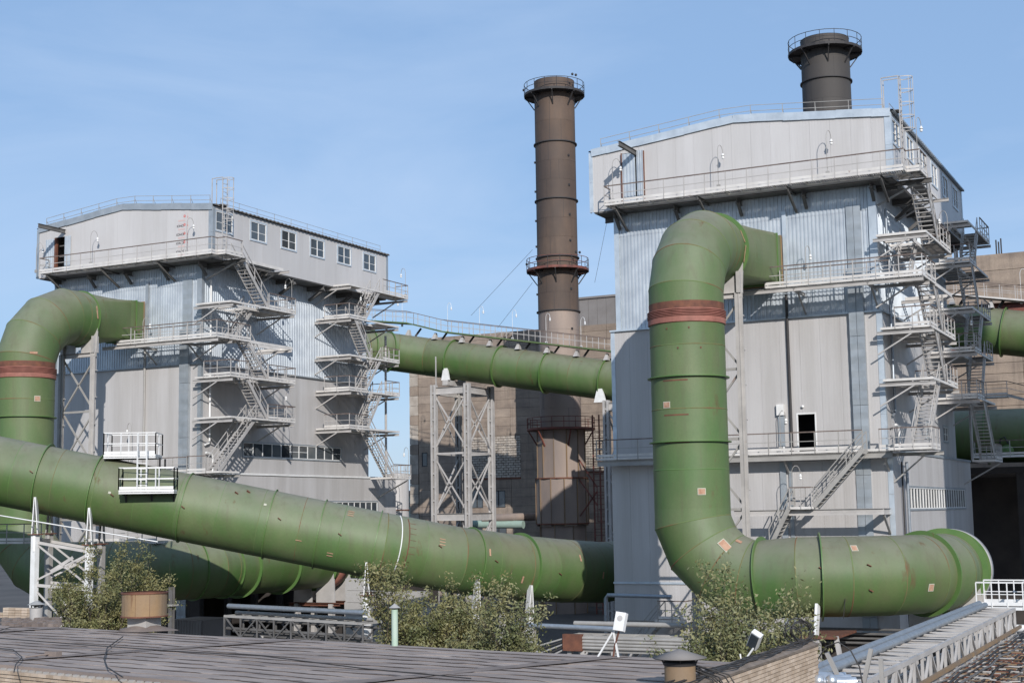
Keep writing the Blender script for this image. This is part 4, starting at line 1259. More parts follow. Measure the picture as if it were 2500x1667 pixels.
# ------------------------------------------------------------------ chimneys
def chimney(cx, cy, r, ztop, rings, plats, mt, mt2, zlow, label, loc='main', split=None):
    T = thing('chimney', label, 'chimney', (cx, cy, GROUND), 'tall steel chimneys')
    c = (cx, cy, 0)
    lv = sorted([GROUND] + list(rings) + [ztop] + [x for x in (split or [])])
    full = []
    for a, b in zip(lv, lv[1:]):
        n = max(1, round((b - a) / 2.1)); full += [(a + (b - a) * i / n, a + (b - a) * (i + 1) / n) for i in range(n)]
    for a, b in full:
        MB().lathe(c, [(r, a), (r, b - .012)], 56).build('chimney_course', mt if a >= zlow - .1 else mt2, T)
        for q in range(2):
            an = random.uniform(-2.8, -.3); MB().lathe(c, [(r + .004, a + .02), (r + .006, b - .03)], 1, a0=an, a1=an + .014).build('vertical_weld', STACK_RING, T)
    for z in rings:
        MB().lathe(c, [(r, z - .05), (r + .17, z - .05), (r + .17, z + .05), (r, z + .05)], 56, smooth=False).build('chimney_ring', STACK_RING, T)
    MB().lathe(c, [(r - .12, ztop - 2), (r - .12, ztop), (r + .02, ztop)], 56, smooth=False).build('chimney_lip', STACK_RING, T)
    for z, ro, m2, hh in plats:
        MB().lathe(c, [(r + .02, z - .1), (ro, z - .1), (ro, z), (r + .02, z)], 24, smooth=False).build('ring_platform', m2, T)
        MB().lathe(c, [(ro, z - .16), (ro + .04, z - .16), (ro + .04, z + .08), (ro, z + .08)], 24, smooth=False).build('ring_kerb', m2, T)
        rr = MB(); n = 16
        for zz in (z + hh, z + hh * .5): rr.lathe(c, [(ro - .02, zz - .025), (ro + .02, zz - .025), (ro + .02, zz + .025), (ro - .02, zz + .025), (ro - .02, zz - .025)], 24, smooth=False)
        rl = rr.build('ring_railing', STACK_RING if m2 is not RED_STEEL else RED_STEEL, T)
        for k in range(n):
            a = 2 * pi * (k + .3) / n; x, y_ = cx + ro * cos(a), cy + ro * sin(a)
            MB().bar((x, y_, z - .2), (x, y_, z + hh), .045).build('railing_post', STACK_RING, rl)
        for k in range(8):
            a = 2 * pi * (k + .45) / 8; e = V((cos(a), sin(a), 0))
            MB().bar(V(c) + e * (r + .02) + V((0, 0, z - 1.5)), V(c) + e * (ro - .1) + V((0, 0, z - .12)), .1).build('platform_bracket', STACK_RING, T)
            MB().bar(V(c) + e * r + V((0, 0, z - .2)), V(c) + e * ro + V((0, 0, z - .2)), .1, .16).build('platform_bracket', STACK_RING, T)
    return T


S1 = V((-60.75, 131, 0))
T = chimney(S1.x, S1.y, 2.1, 44.75, (38.0, 32.0, 26.0, 20.4, 14.5), [(43.35, 3.15, STACK_RING, 1.15), (24.75, 3.2, RED_STEEL, 1.15)], STACK, STACK_LOW, 20.4,
            'tall brown steel chimney with two railed platforms, between the two filter buildings')
for k, (z, a) in enumerate(((44.6, -.5), (44.6, -.35), (43.8, -2.7), (26.0, -.5), (26.0, -.35), (25.3, -2.75))):
    p = S1 + V((3.2 * cos(a), 3.2 * sin(a), z)); MB().sphere(p + V((0, 0, .2)), .14, 8).build('warning_light', STACK_RING, T)
for z in (36.5, 33.4, 30.3, 27.6, 22.6, 18.5):
    for a in (-.46, -2.7): p = S1 + V((2.15 * cos(a), 2.15 * sin(a), z - (0 if a > -1 else .3))); MB().box(p - V((.08, .08, .1)), p + V((.08, .08, .1))).build('lifting_lug', STACK_RING, T)
# plated casing round the foot
for z0, z1, r, n, o in ((-1.2, 3.4, 2.62, 12, .0), (3.4, 8.3, 2.45, 12, .13), (-10, -1.25, 2.4, 8, .1)):
    for k in range(n):
        a0 = 2 * pi * k / n + o; a1 = a0 + 2 * pi / n - .03
        dz = (0 if k % 2 else -.18) if n > 8 else 0
        MB().add([S1 + V((r * cos(a), r * sin(a), z)) for z in (z0 + dz, z1 + dz * .5) for a in (a0, a1)] + [S1 + V(((r - .1) * cos(a), (r - .1) * sin(a), z)) for z in (z0 + dz, z1 + dz * .5) for a in (a0, a1)],
                 [(0, 1, 3, 2), (4, 6, 7, 5), (0, 2, 6, 4), (1, 5, 7, 3), (2, 3, 7, 6), (0, 4, 5, 1)]).build('casing_plate', STACK_LOW, T)
        MB().bar(S1 + V(((r + .05) * cos(a0), (r + .05) * sin(a0), z0 + dz)), S1 + V(((r + .05) * cos(a0), (r + .05) * sin(a0), z1)), .07).build('casing_rib', DRUM_M, T)
for z in (-1.15, 3.4): MB().lathe((S1.x, S1.y, 0), [(2.4, z - .06), (2.72, z - .06), (2.72, z + .06), (2.4, z + .06)], 24, smooth=False).build('casing_band', RUST, T)
MB().lathe((S1.x, S1.y, 0), [(2.2, 8.25), (3.5, 8.25), (3.5, 8.45), (2.2, 8.45)], 20, smooth=False).build('ring_platform', RED_STEEL, T)
rr = MB()
for zz in (9.5, 9.0): rr.lathe((S1.x, S1.y, 0), [(3.42, zz - .03), (3.48, zz - .03), (3.48, zz + .03), (3.42, zz + .03), (3.42, zz - .03)], 20, smooth=False)
for k in range(18): a = 2 * pi * k / 18; rr.bar((S1.x + 3.45 * cos(a), S1.y + 3.45 * sin(a), 8.4), (S1.x + 3.45 * cos(a), S1.y + 3.45 * sin(a), 9.5), .05)
rr.build('ring_railing', RED_STEEL, T)
for k in range(6):
    a = 2 * pi * (k + .2) / 6; e = V((cos(a), sin(a), 0)); MB().bar(S1 + e * 2.4 + V((0, 0, 6.6)), S1 + e * 3.4 + V((0, 0, 8.25)), .12).build('platform_bracket', RED_STEEL, T)
chimney(-32.1, 131, 2.28, 44.45, (40.25, 34.2, 28.2), [(43.2, 3.45, STACK_RING, 1.25)], STACK_G, STACK_G, 20,
        'sooty grey chimney top with railed platform behind the nearer building\'s roof')
# guy wires
for k, (a, b) in enumerate((((1215, 800), (1300, 690)), ((1150, 770), (1300, 610)), ((1452, 690), (1484, 530)))):
    A, B = P(a[0], a[1], Y=130), P(b[0], b[1], Y=130)
    w = MB().tube([A, B], .018, 4).build('guy_wire', CABLE)
    w['label'] = ('lower guy wire left of the brown chimney', 'upper guy wire left of the brown chimney', 'steep wire hanging beside the nearer building\'s roof corner')[k]
    w['category'] = 'wire'; w['group'] = 'thin guy wires against the sky'

# red access ladder beside the chimney foot
lx = P(1456, 1100, Y=130).x
L_ = thing('access_ladder', 'dull red ladder frame rising beside the brown chimney\'s lower platform', 'ladder', (lx, 130, GROUND))
b = MB()
for dx in (-.35, .35): b.bar((lx + dx, 130, GROUND), (lx + dx, 130, 9.6), .12)
b.build('ladder_stiles', RED_STEEL, L_)
for k in range(32): MB().bar((lx - .35, 130, -9.5 + k * .6), (lx + .9, 130, -9.5 + k * .6), .06).build('rung', RED_STEEL, L_)
b = MB()
for z in (-1, .2, 1.6): b.box((lx + .3, 129.2, z), (lx + 1.3, 129.26, z + .07))
for dx in (.35, 1.25): b.bar((lx + dx, 129.2, -1), (lx + dx, 129.2, 2.4), .06)
b.build('cage_frame', RED_STEEL, L_)
for z0, z1 in ((5.2, 2.4), (3.2, .6), (-.4, 2.0)): MB().bar((S1.x + 2.4, 130, z0), (lx, 130, z1), .12).build('tie_bar', RED_STEEL, L_)

# ------------------------------------------------------------------ concrete works building behind
T = thing('concrete_building', 'weathered brown concrete works building with a whitewashed brick band, behind the trestle tower', 'industrial building', (-70, 138, GROUND))
xl, xr_, yb = P(1002, 1000, Y=140).x, -24.0, 140.0
rows = []; z = GROUND
zs = [GROUND + .98 * i for i in range(32)]
wins = [(P(1030, 1000, Y=yb).x, 5.4, P(1044, 1000, Y=yb).x, 7.0), (P(1134, 1000, Y=yb).x, .6, P(1178, 1000, Y=yb).x, 2.7), (P(1198, 1000, Y=yb).x, .6, P(1232, 1000, Y=yb).x, 2.5),
        (P(1196, 1000, Y=yb).x, -3.9, P(1234, 1000, Y=yb).x, -.5), (P(1140, 1000, Y=yb).x, -3.9, P(1176, 1000, Y=yb).x, -.5)]
bx0, bx1, bz0, bz1 = P(1132, 1100, Y=yb).x, P(1272, 1100, Y=yb).x, 3.9, 8.5
holes = wins + [(bx0, bz0, bx1, bz1), (P(1418, 1100, Y=yb).x, bz0 + .4, P(1492, 1100, Y=yb).x, bz1 + .3)]
for i in range(len(zs) - 1):
    x = xl + 1.15
    while x < xr_:
        x2 = min(xr_, x + 5.9)
        for (u0, z0, u1, z1) in rect_minus(x + .02, x2 - .02, zs[i] + .012, min(20.1, zs[i + 1]) - .012, holes):
            if z0 > 19.9 or (x > -52): continue
            MB().box((u0, yb - .12 - random.uniform(0, .03), z0), (u1, yb + .3, z1)).build('wall_slab', CONC, T)
        x = x2
MB().box((xl + .05, yb + .05, GROUND), (xr_, yb + .4, 20.0)).build('wall_backing', CONC_D, T)
MB().box((-52, yb - .05, GROUND), (xr_, yb + .04, 20.05)).build('wall_slab', CONC, T)
MB().box((xl + .05, yb + .41, GROUND), (xr_, 175, 20.0)).build('building_mass', CONC, T)
for i in range(27):
    MB().box((xl, yb - .2, GROUND + i * 1.12), (xl + 1.1, yb + .3, GROUND + i * 1.12 + 1.09)).build('corner_block', BRICK_W if i % 3 else CONC, T)
for (x0, z0, x1, z1) in wins:
    window(T, (x0, yb - .1, z0), (1, 0, 0), (0, -1, 0), x1 - x0, z1 - z0, max(1, round((x1 - x0) / .8)), frame=STACK_RING, fw=.09)
for (u0, u1, z0, z1) in ((bx0, bx1, bz0, bz1), (holes[-1][0], holes[-1][2], holes[-1][1], holes[-1][3])):
    bb = MB(); rz = z0; j = 0
    while rz < z1 - .1:
        x = u0 - (.3 if j % 2 else 0)
        while x < u1:
            a, b_ = max(u0, x), min(u1, x + .58)
            if b_ - a > .08: bb.box((a + .02, yb - .10 - random.uniform(0, .05), rz + .02), (b_ - .02, yb, rz + .24))
            x += .6
        rz += .27; j += 1
    bb.build('brick_infill', BRICK_W, T, kind='stuff')
    MB().box((u0, yb - .02, z0), (u1, yb + .05, z1)).build('mortar_bed', CONC_D, T)
    MB().box((u0 - .3, yb - .2, z0 - .18), (u1, yb - .1, z0)).build('rusty_sill', RUST, T)
C2X = P(1330, 760, Y=160).x
C2 = thing('clad_block', 'grey corrugated clad block standing above the concrete building, behind the brown chimney', 'industrial building', (-66, 160, 19))
panels(C2, (C2X, 160, 0), (1, 0, 0), (0, -1, 0), -57.5 - C2X, 1.2, 18.0, 26.3, CLAD, name='cladding_sheet', gap=.03)
MB().box((C2X, 160.1, 18), (-57.5, 175, 26.2)).build('block_mass', CLAD, C2)
MB().box((C2X - .2, 159.8, 26.3), (-57, 160.2, 26.55)).build('parapet_flashing', CLAD, C2)
C3 = thing('concrete_building', 'brown concrete block with a projecting upper storey at the far right edge', 'industrial building', (-12, 138, GROUND))
z = 14.0
for i in range(9):
    z0 = 19.0 + i * 1.55 if i < 3 else 0
    if i < 3:
        for x0, x1 in ((-24, -15.0), (-15.0, -6), (-6, 3)): MB().box((x0 + .02, 136.8, z0 - .35 + .02), (x1 - .02, 138.5, z0 + 1.18)).build('wall_slab', CONC, C3)
MB().box((-24, 137.6, 14), (3, 138.4, 18.6)).build('recessed_wall', RED_STEEL, C3)
for i in range(16):
    for x0, x1 in ((-26, -16.5), (-16.5, -7), (-7, 3)): MB().box((x0 + .02, 136.9, -1.9 + i * 1.0 + .02), (x1 - .02, 138.5, -1.9 + i * 1.0 + .98)).build('wall_slab', CONC, C3)
MB().box((-26, 138.5, GROUND), (3, 160, 23.3)).build('building_mass', CONC, C3)
MB().box((-12.6, 136.2, 12), (3, 136.7, 23.7)).build('dark_pier', CONC_D, C3)
for k, (px, h_) in enumerate(((2330, 4.8), (2336, 4.6), (2345, 4.9), (2432, 1.4), (2438, 1.2), (2444, 1.5))):
    x = P(px, 600, Y=139).x; MB().bar((x, 139, 23), (x, 139, 23.6 + h_), .12).build('roof_pole', STACK_RING, C3)

# open dark shed beneath, at the right edge
C4 = thing('open_shed', 'dark open sided shed under a flat canopy at the right edge', 'shed', (-8, 112, GROUND))
MB().box((-21.5, 107.6, 2.3), (6, 124, 2.75)).build('canopy_slab', CONC_D, C4)
MB().box((-21.5, 123.6, GROUND), (6, 124, 2.3)).build('back_wall', CONC_D, C4)
for k in range(3):
    MB().box((-13.9 + k * 6.5, 107.7, GROUND), (-13.4 + k * 6.5, 108.2, 2.3)).build('shed_column', CONC_D, C4)
for z in (-.5, -3.2): MB().box((-15, 123.2, z), (6, 123.55, z + .9)).build('wall_band', STACK_LOW, C4)
W_ = thing('walkway', 'white railed walkway on the canopy edge at the far right', 'walkway', (-10, 107, 2.9), 'distant railed walkways')
x0, x1 = P(2376, 1110, Y=106.5).x, 4.0; zz = P(2420, 1112, Y=106.5).z
deck(W_, x0, 106.3, x1, 107.5, zz, WHITE); railing(W_, [(x0, 107.4, zz), (x0, 106.3, zz), (x1, 106.3, zz)], mt=STEEL_W)
W_ = thing('walkway', 'upper angled railed walkway above the lower duct at the far right', 'walkway', (-12, 112, 8), 'distant railed walkways')
x0 = P(2312, 968, Y=112).x; zz = P(2330, 972, Y=112).z
deck(W_, x0, 111.4, x0 + 4.5, 112.6, zz, STEEL_W); railing(W_, [(x0, 111.4, zz), (x0 + 4.5, 111.4, zz)], mt=STEEL_W)
a, b = V((x0 + 4.5, 111.4, zz)), V((x0 + 8.5, 111.4, zz - 1.3))
MB().bar(a, b, .06, .2).build('ramp_edge', STEEL_W, W_); railing(W_, [a, b, b + V((6, 0, 0))], mt=STEEL_W, toe=False)
MB().box((b.x, 111.4, b.z - .15), (b.x + 6, 112.6, b.z)).build('ramp_deck', STEEL_W, W_)


# ------------------------------------------------------------------ level duct between the buildings, and its twin beyond the nearer one
def back_duct(dx, label):
    T = thing('gas_duct', label, 'duct', (-62 + dx, 123, GROUND), 'large green gas ducts')
    sl = (12.7 - 14.82) / (66.36 - 54.33)
    def zz(x): return 14.82 + sl * (x + 66.36)
    pts = [V((-80, 104, 16.9)), V((-78.5, 112, 16.7)), V((-76.8, 118.5, 16.5)), V((-74.6, 121.8, zz(-74.6))), V((-71.5, 123, zz(-71.5))), V((-50, 123, zz(-50))), V((-38, 123, zz(-38)))]
    if dx: pts = [V((-74.0, 123, zz(-74.))), V((-71.5, 123, zz(-71.5))), V((-50, 123, zz(-50))), V((-38, 123, zz(-38)))]
    off = V((dx, 0, 0)); pts = [p + off for p in pts]
    duct_run(T, pts, RD, 2.6, n=48)
    dr = V((1, 0, sl)).normalized()
    for x in (-68.7, -63.4, -58.3, -52.2): flange(T, V((x, 123, zz(x))) + off, dr, RD, .2, .08)
    if not dx:
        for p, q in ((pts[2], pts[3]),): flange(T, p.lerp(q, .25), (q - p).normalized(), RD, .2, .08); flange(T, p.lerp(q, .75), (q - p).normalized(), RD, .2, .08)
    for k in range(9):
        x = -73.5 + k * 3.1
        if x < -72 and dx: continue
        z = zz(x) + RD; o = V((x, 122.2, z)) + off
        MB().add([o + V(v) for v in ((-.24, -.3, -.05), (.24, -.3, -.05), (.1, .1, .6), (-.1, .1, .6), (-.24, .3, -.05), (.24, .3, -.05), (.1, .3, .6), (-.1, .3, .6))],
                 [(0, 1, 2, 3), (4, 7, 6, 5), (0, 3, 7, 4), (1, 5, 6, 2), (3, 2, 6, 7), (0, 4, 5, 1)]).build('walkway_foot', STEEL_W, T)
        MB().bar(o + V((.5, .6, -.05)), o + V((1.0, .9, .75)), .2).build('walkway_foot_strut', STACK_RING, T)
    # its own walkway on top
    W = thing('walkway', 'long railed walkway on top of the level duct ' + ('beyond the nearer building' if dx else 'between the two buildings'), 'walkway', V((-62, 122, 16)) + off, 'distant railed walkways')
    wp = [(-86, zz(-80) + RD + 1.7), (-73.5, zz(-73.5) + RD + 1.25), (-69.5, zz(-69.5) + RD + .8), (-50, zz(-50) + RD + .85), (-38, zz(-38) + RD + .85)]
    wp = wp if not dx else wp[1:]
    for (xa, za), (xb, zb_) in zip(wp, wp[1:]):
        for y0 in (121.9, 123.3):
            MB().bar(V((xa, y0, za)) + off, V((xb, y0, zb_)) + off, .07, .13).build('edge_channel', GREEN if not dx else EDGE, W)
        MB().bar(V((xa, 122.6, za)) + off, V((xb, 122.6, zb_)) + off, 1.3, .06, (0, 0, 1)).build('grating', GRATE, W)
        railing(W, [V((xa, 121.9, za + .1)) + off, V((xb, 121.9, zb_ + .1)) + off], mt=STEEL_W, toe=False, post=1.25, r=.024, h=1.1)
        railing(W, [V((xa, 123.3, za + .1)) + off, V((xb, 123.3, zb_ + .1)) + off], mt=STEEL_W, toe=False, post=1.25, r=.02, h=1.1)
    return zz


zz_mid = back_duct(0, 'level green duct on a trestle tower between the two buildings, below the brown chimney')
back_duct(47.2, 'green duct beyond the nearer building\'s escape stairs at the right edge')
T = thing('gas_duct', 'lowest green duct behind the shed walkway at the right edge', 'duct', (-10, 111, GROUND), 'large green gas ducts')
duct_run(T, [V((-19, 111, 5.2)), V((-8, 111, 5.05)), V((2, 111, 5.0))], 2.0, 2.9, n=48)
flange(T, V((-16.2, 111, 5.15)), V((1, 0, 0)), 2.0, .15, .06)
MB().lathe(P(2458, 1102, Y=108.9), [(.0, -.25), (.42, -.25), (.5, .2)], 20, (0, 1, 0)).build('inspection_nozzle', GREEN_D, T)
MB().tube([P(2440, 1100, Y=108.8), P(2442, 1072, Y=108.7), P(2452, 1066, Y=108.6), P(2462, 1082, Y=108.7)], .06, 6).build('vent_hook', STACK_RING, T)

# trestle tower under the level duct
TT = thing('trestle_tower', 'tall white lattice tower standing under the level duct in front of the concrete building', 'steel support', (-67.5, 122, GROUND), 'lattice towers')


def lattice_tower(T, x0, y0, sx, sy, ztop, mt=STEEL_W, levels=(0.5, -6.0), gap=6.0):
    cs = [(x0, y0), (x0 + sx, y0), (x0 + sx, y0 + sy), (x0, y0 + sy)]
    for i, (x, y_) in enumerate(cs):
        b = MB(); b.box((x - .28, y_ - .24, GROUND), (x - .08, y_ + .24, ztop)); b.box((x - .07, y_ - .03, GROUND), (x + .09, y_ + .03, ztop)); b.box((x + .1, y_ - .24, GROUND), (x + .3, y_ + .24, ztop))
        col = b.build('tower_column', mt if i < 3 else STEEL, T)
        for k in range(int((ztop - GROUND) / 1.3)): MB().box((x - .07, y_ - .22, ztop - .9 - k * 1.3), (x + .09, y_ - .04, ztop - .75 - k * 1.3)).build('batten', mt, col)
    lv = [ztop - .6] + [ztop - .6 - gap * (k + 1) for k in range(8) if ztop - .6 - gap * (k + 1) > GROUND + 1]
    for j, zt in enumerate(lv):
        zb = lv[j + 1] if j + 1 < len(lv) else GROUND
        for k in range(4):
            (xa, ya), (xb, yb_) = cs[k], cs[(k + 1) % 4]
            for za, zc in ((zt - .3, zb + .3), (zb + .3, zt - .3)):
                d = (V((xb, yb_, zc)) - V((xa, ya, za)))
                n = V((ya - yb_, xb - xa, 0)).normalized()
                MB().bar((xa, ya, za), V((xb, yb_, zc)), .12, .12).build('cross_brace', mt, T)
            if j % 2 == 0: MB().ibeam((xa, ya, zt), (xb, yb_, zt), .3, .7).build('ring_beam', mt, T)
            else: MB().bar((xa, ya, zt), (xb, yb_, zt), .16, .18).build('tie_beam', mt, T)
    return cs


A = P(1059, 945, Y=119.6); B = P(1140, 938, Y=119.6)
lattice_tower(TT, A.x, 119.6, B.x - A.x, 4.9, A.z + .2, gap=6.1)
MB().bar((A.x + .2, 119.7, A.z), (A.x + .2, 119.7, A.z + 3.0), .1).build('lamp_stub', STEEL_W, TT)
for dxx in (-68.7,):
    z = zz_mid(dxx) - RD
    MB().box((dxx - .3, 121.2, A.z + .3), (dxx + .3, 124.8, A.z + .8)).build('saddle_beam', STEEL_W, TT)
    for yy in (121.35, 124.6):
        MB().add([V((dxx + a, yy + b_, c_)) for c_, ww in ((A.z + .8, .45), (z + .95, .22)) for a, b_ in ((-ww, -.12), (ww, -.12), (ww, .12), (-ww, .12))],
                 [(0, 3, 2, 1), (4, 5, 6, 7), (0, 1, 5, 4), (1, 2, 6, 5), (2, 3, 7, 6), (3, 0, 4, 7)]).build('saddle_plate', WHITE, TT)
TT = thing('trestle_tower', 'white lattice tower half hidden at the left edge of the nearer building', 'steel support', (-52, 122, GROUND), 'lattice towers')
A2 = P(1480, 985, Y=119.6)
lattice_tower(TT, A2.x, 119.6, 4.0, 4.9, A2.z + .3, gap=6.1)
z = zz_mid(-52.2) - RD
MB().add([V((-52.2 + a, 121.4 + b_, c_)) for c_, ww in ((A2.z + .3, .6), (z + .95, .25)) for a, b_ in ((-ww, -.12), (ww, -.12), (ww, .12), (-ww, .12))],
         [(0, 3, 2, 1), (4, 5, 6, 7), (0, 1, 5, 4), (1, 2, 6, 5), (2, 3, 7, 6), (3, 0, 4, 7)]).build('saddle_plate', WHITE, TT)

# pale pipes at the concrete building's foot, grey tank and mint wall beyond the farther building
for k, (a, b, r, lb, m_) in enumerate((((1180, 1266), (1252, 1262), .42, 'upper pale pipe bending into the concrete building\'s wall', STACK_LOW), ((1150, 1279), (1278, 1280), .42, 'lower pale pipe along the concrete building\'s wall', MINT_W))):
    A_, B_ = P(a[0], a[1], Y=133.5), P(b[0], b[1], Y=133.5)
    o = MB().tube([A_, B_] + ([B_ + V((.5, .6, 0)), B_ + V((.6, 4, 0))] if k == 0 else []), r, 14).build('wall_pipe', m_); o['label'] = lb; o['category'] = 'pipe'; o['group'] = 'pale pipes by the concrete wall'
T = thing('grey_tank', 'slim grey round tank between the farther building and the concrete building', 'tank', P(971, 1250, Y=108) - V((0, 0, 8)))
c = P(971, 1250, Y=108)
for z0, z1 in ((GROUND, -1.5), (-1.45, .4), (.45, 3.6)): MB().lathe((c.x, c.y, 0), [(1.0, z0), (1.0, z1)], 32).build('tank_course', PANEL_OLD, T)
for z0 in (-1.48, .42): MB().lathe((c.x, c.y, 0), [(1.0, z0 - .04), (1.08, z0 - .04), (1.08, z0 + .04), (1.0, z0 + .04)], 32, smooth=False).build('tank_ring', RUST, T)
MB().lathe((c.x, c.y, 0), [(.01, 3.75), (1.0, 3.6)], 32).build('tank_roof', PANEL_OLD, T)
T = thing('mint_building', 'low pale green building far behind, between tank and concrete building', 'building', P(990, 1240, Y=150) - V((0, 0, 8)))
a = P(975, 1208, Y=150)
MB().box((a.x - 12, 150, GROUND), (a.x + 7, 165, a.z)).build('wall', MINT_W, T); MB().box((a.x - 12.3, 149.7, a.z), (a.x + 7.3, 165, a.z + .5)).build('roof_edge', CLAD, T)
MB().box((a.x - 12, 149.9, a.z - 1.4), (a.x + 7, 149.99, a.z - .9)).build('wall_band', CLAD, T)

# ------------------------------------------------------------------ pipe racks
def pipe_rack(a, b, label, w=1.6, h=1.3, bay=1.6, pipes=(.1,), mt=STEEL_D, top_mt=STEEL, legs=()):
    a, b = V(a), V(b); d = (b - a).normalized(); hh = V((d.x, d.y, 0)).normalized(); s = V((-hh.y, hh.x, 0)); up = V((0, 0, 1))
    T = thing('pipe_rack', label, 'pipe rack', (a + b) / 2 - up * ((a.z + b.z) / 2 - GROUND), 'pipe and cable racks')
    for sg in (0, 1):
        for z in (0, -h): MB().bar(a + s * w * sg + up * z, b + s * w * sg + up * z, .11, .13).build('chord', top_mt if z == 0 else mt, T)
    n = max(2, round((b - a).length / bay))
    for i in range(n + 1):
        p = a.lerp(b, i / n); q = a.lerp(b, min(1, (i + 1) / n))
        for sg in (0, 1):
            MB().bar(p + s * w * sg, p + s * w * sg - up * h, .08).build('rack_post', mt, T)
            if i < n: MB().bar(p + s * w * sg - up * (h if i % 2 else 0), q + s * w * sg - up * (0 if i % 2 else h), .07).build('rack_diagonal', mt, T)
        MB().bar(p, p + s * w, .09, .10).build('cross_bar', top_mt, T)
        if i < n: MB().bar(p, q + s * w, .05).build('rack_diagonal', mt, T)
    for k, (off, hz, r, m_) in enumerate(pipes):
        MB().tube([a + s * off + up * hz, b + s * off + up * hz], r, 12).build('pipe', m_, T)
    for t in legs:
        p = a.lerp(b, t)
        for sg in (0, 1):
            q = p + s * w * sg; MB().ibeam((q.x, q.y, GROUND), (q.x, q.y, p.z - h), .24, .24).build('rack_leg', STEEL_W, T)
            MB().bar((q.x, q.y, p.z - h - 1.6), q + hh * 1.1 - up * h, .09).build('rack_brace', STEEL_W, T)
    return T, a, b, s


pipe_rack(P(548, 1503, Y=66), P(886, 1522, Y=64.5), 'shaded pipe rack with a long pale pipe, between the left tree and the middle trees', 1.5, 1.15, 1.25,
          ((.3, .55, .14, PIPE_B), (.9, .15, .10, STEEL), (1.3, -.3, .08, STEEL_D), (.2, -.7, .09, STEEL_D), (.7, -.9, .07, STEEL_D)), STEEL_D, STEEL, (.15, .5, .9))
T, a, b, s = pipe_rack(P(1385, 1551, Y=70), P(1720, 1560, Y=69.2), 'pipe bundle rack of four grey lines in front of the nearer building\'s shaded foot', 1.2, .75, 1.8,
                       tuple((-.12, -.08 - .17 * k, .085, STEEL) for k in range(4)) + ((.8, .6, .13, STEEL),), STEEL, STEEL, (.02, .12, .35))
MB().box(a - V((.1, .4, .75)), a + V((1.0, -.1, .12))).build('rusty_clamp', RUST, T)
for k in range(5): MB().tube([a + V((0, -.2, -.1 - .14 * k)), a + V((-1.4, -.3, -.5 - .2 * k)), a + V((-3.0, -.3, -.4 - .12 * k)), a + V((-4.6, -.2, -.9 - .1 * k))], .05, 6).build('cable', CABLE if k % 2 else STEEL, T)
w = MB().tube([P(1254, 1524, Y=70), P(1500, 1535, Y=69.5)], .14, 10).build('service_pipe', PIPE_B); w['label'] = 'grey service pipe running below the end of the sloping duct'; w['category'] = 'pipe'
w = MB().tube([P(1480, 1545, Y=77), P(1479, 1460, Y=77), P(1484, 1452, Y=77), P(1640, 1456, Y=77)], .12, 10).build('service_pipe', PIPE_B); w['label'] = 'bent grey pipe across the shaded wall at the nearer building\'s left corner'; w['category'] = 'pipe'

# right hand rack running away from the camera
R0, R1 = P(2150, 1667, Z=-4.1), P(2453, 1487, Z=-4.1)
ux = (R0.x + R1.x) / 2; R0 = V((ux, R0.y - 6, -4.1)); R1 = V((ux, R1.y, -4.1))
lx = P(2062, 1655, Z=-3.9).x; wdt = 1.3; lx = ux - wdt
T, a, b, s = pipe_rack(R0, R1, 'white lattice pipe rack running away from the lower right corner with two lagged pipes', wdt, 1.0, 1.15, (), STEEL_W, STEEL_W, (.45, .98))
for k, (x_, m_) in enumerate(((-wdt - .12, PIPE_B), (-wdt + .25, PIPE_B))):
    a_ = V((ux + x_, R0.y + 5.0, -3.92)); b_ = V((ux + x_, R1.y + (.6 - k * .9), -3.92))
    n = 12
    for i in range(n):
        MB().tube([a_.lerp(b_, i / n), a_.lerp(b_, (i + .985) / n)], .115 + random.uniform(-.004, .004), 14).build('lagged_pipe', m_, T)
for i in range(26):
    y_ = R0.y + .5 + i * 1.05
    if y_ > R1.y: break
    MB().box((ux - wdt - .1, y_, -4.05 + .02 * (i % 2)), (ux, y_ + .09, -4.02 + .02 * (i % 2))).build('cross_plate', STEEL_W, T)
# cable ladder slung on its right flank
K = thing('cable_tray', 'tangled rusty cable trays slung along the right side of the white pipe rack', 'cable tray', (ux + 1.2, (R0.y + R1.y) / 2, -5.4), 'pipe and cable racks')
random.seed(11)
kb = MB(); kw = MB(); kr = MB()
for i in range(62):
    y_ = R0.y + .3 + i * .45
    if y_ > R1.y - .5: break
    for j in range(5):
        z = -4.95 - j * .3; x0 = ux + .2; ln = 1.0 + random.uniform(-.3, .25)
        (kb, kw, kr)[(i + j) % 3].bar((x0, y_ + random.uniform(-.1, .1), z), (x0 + ln, y_ + random.uniform(-.25, .25), z + random.uniform(-.06, .05)), .06, .035)
kb.build('tray_arms', RUST, K, kind='stuff'); kw.build('tray_arms', STEEL_W, K, kind='stuff'); kr.build('tray_arms', DRUM_M, K, kind='stuff')
for j in range(5):
    for q in range(4):
        z = -4.9 - j * .3; x0 = ux + .35 + q * .2
        pts = [V((x0 + .05 * sin(i * 1.3 + q), R0.y + i * (R1.y - R0.y) / 24, z + .03 * sin(i * 2.1 + q * 2 + j))) for i in range(25)]
        MB().tube(pts, .028 + .012 * (q % 2), 5).build('cable', CABLE if (q + j) % 3 else STEEL_D, K)
MB().bar((ux + .2, R0.y, -4.75), (ux + .2, R1.y, -4.75), .09, .12).build('tray_rail', DRUM_M, K)
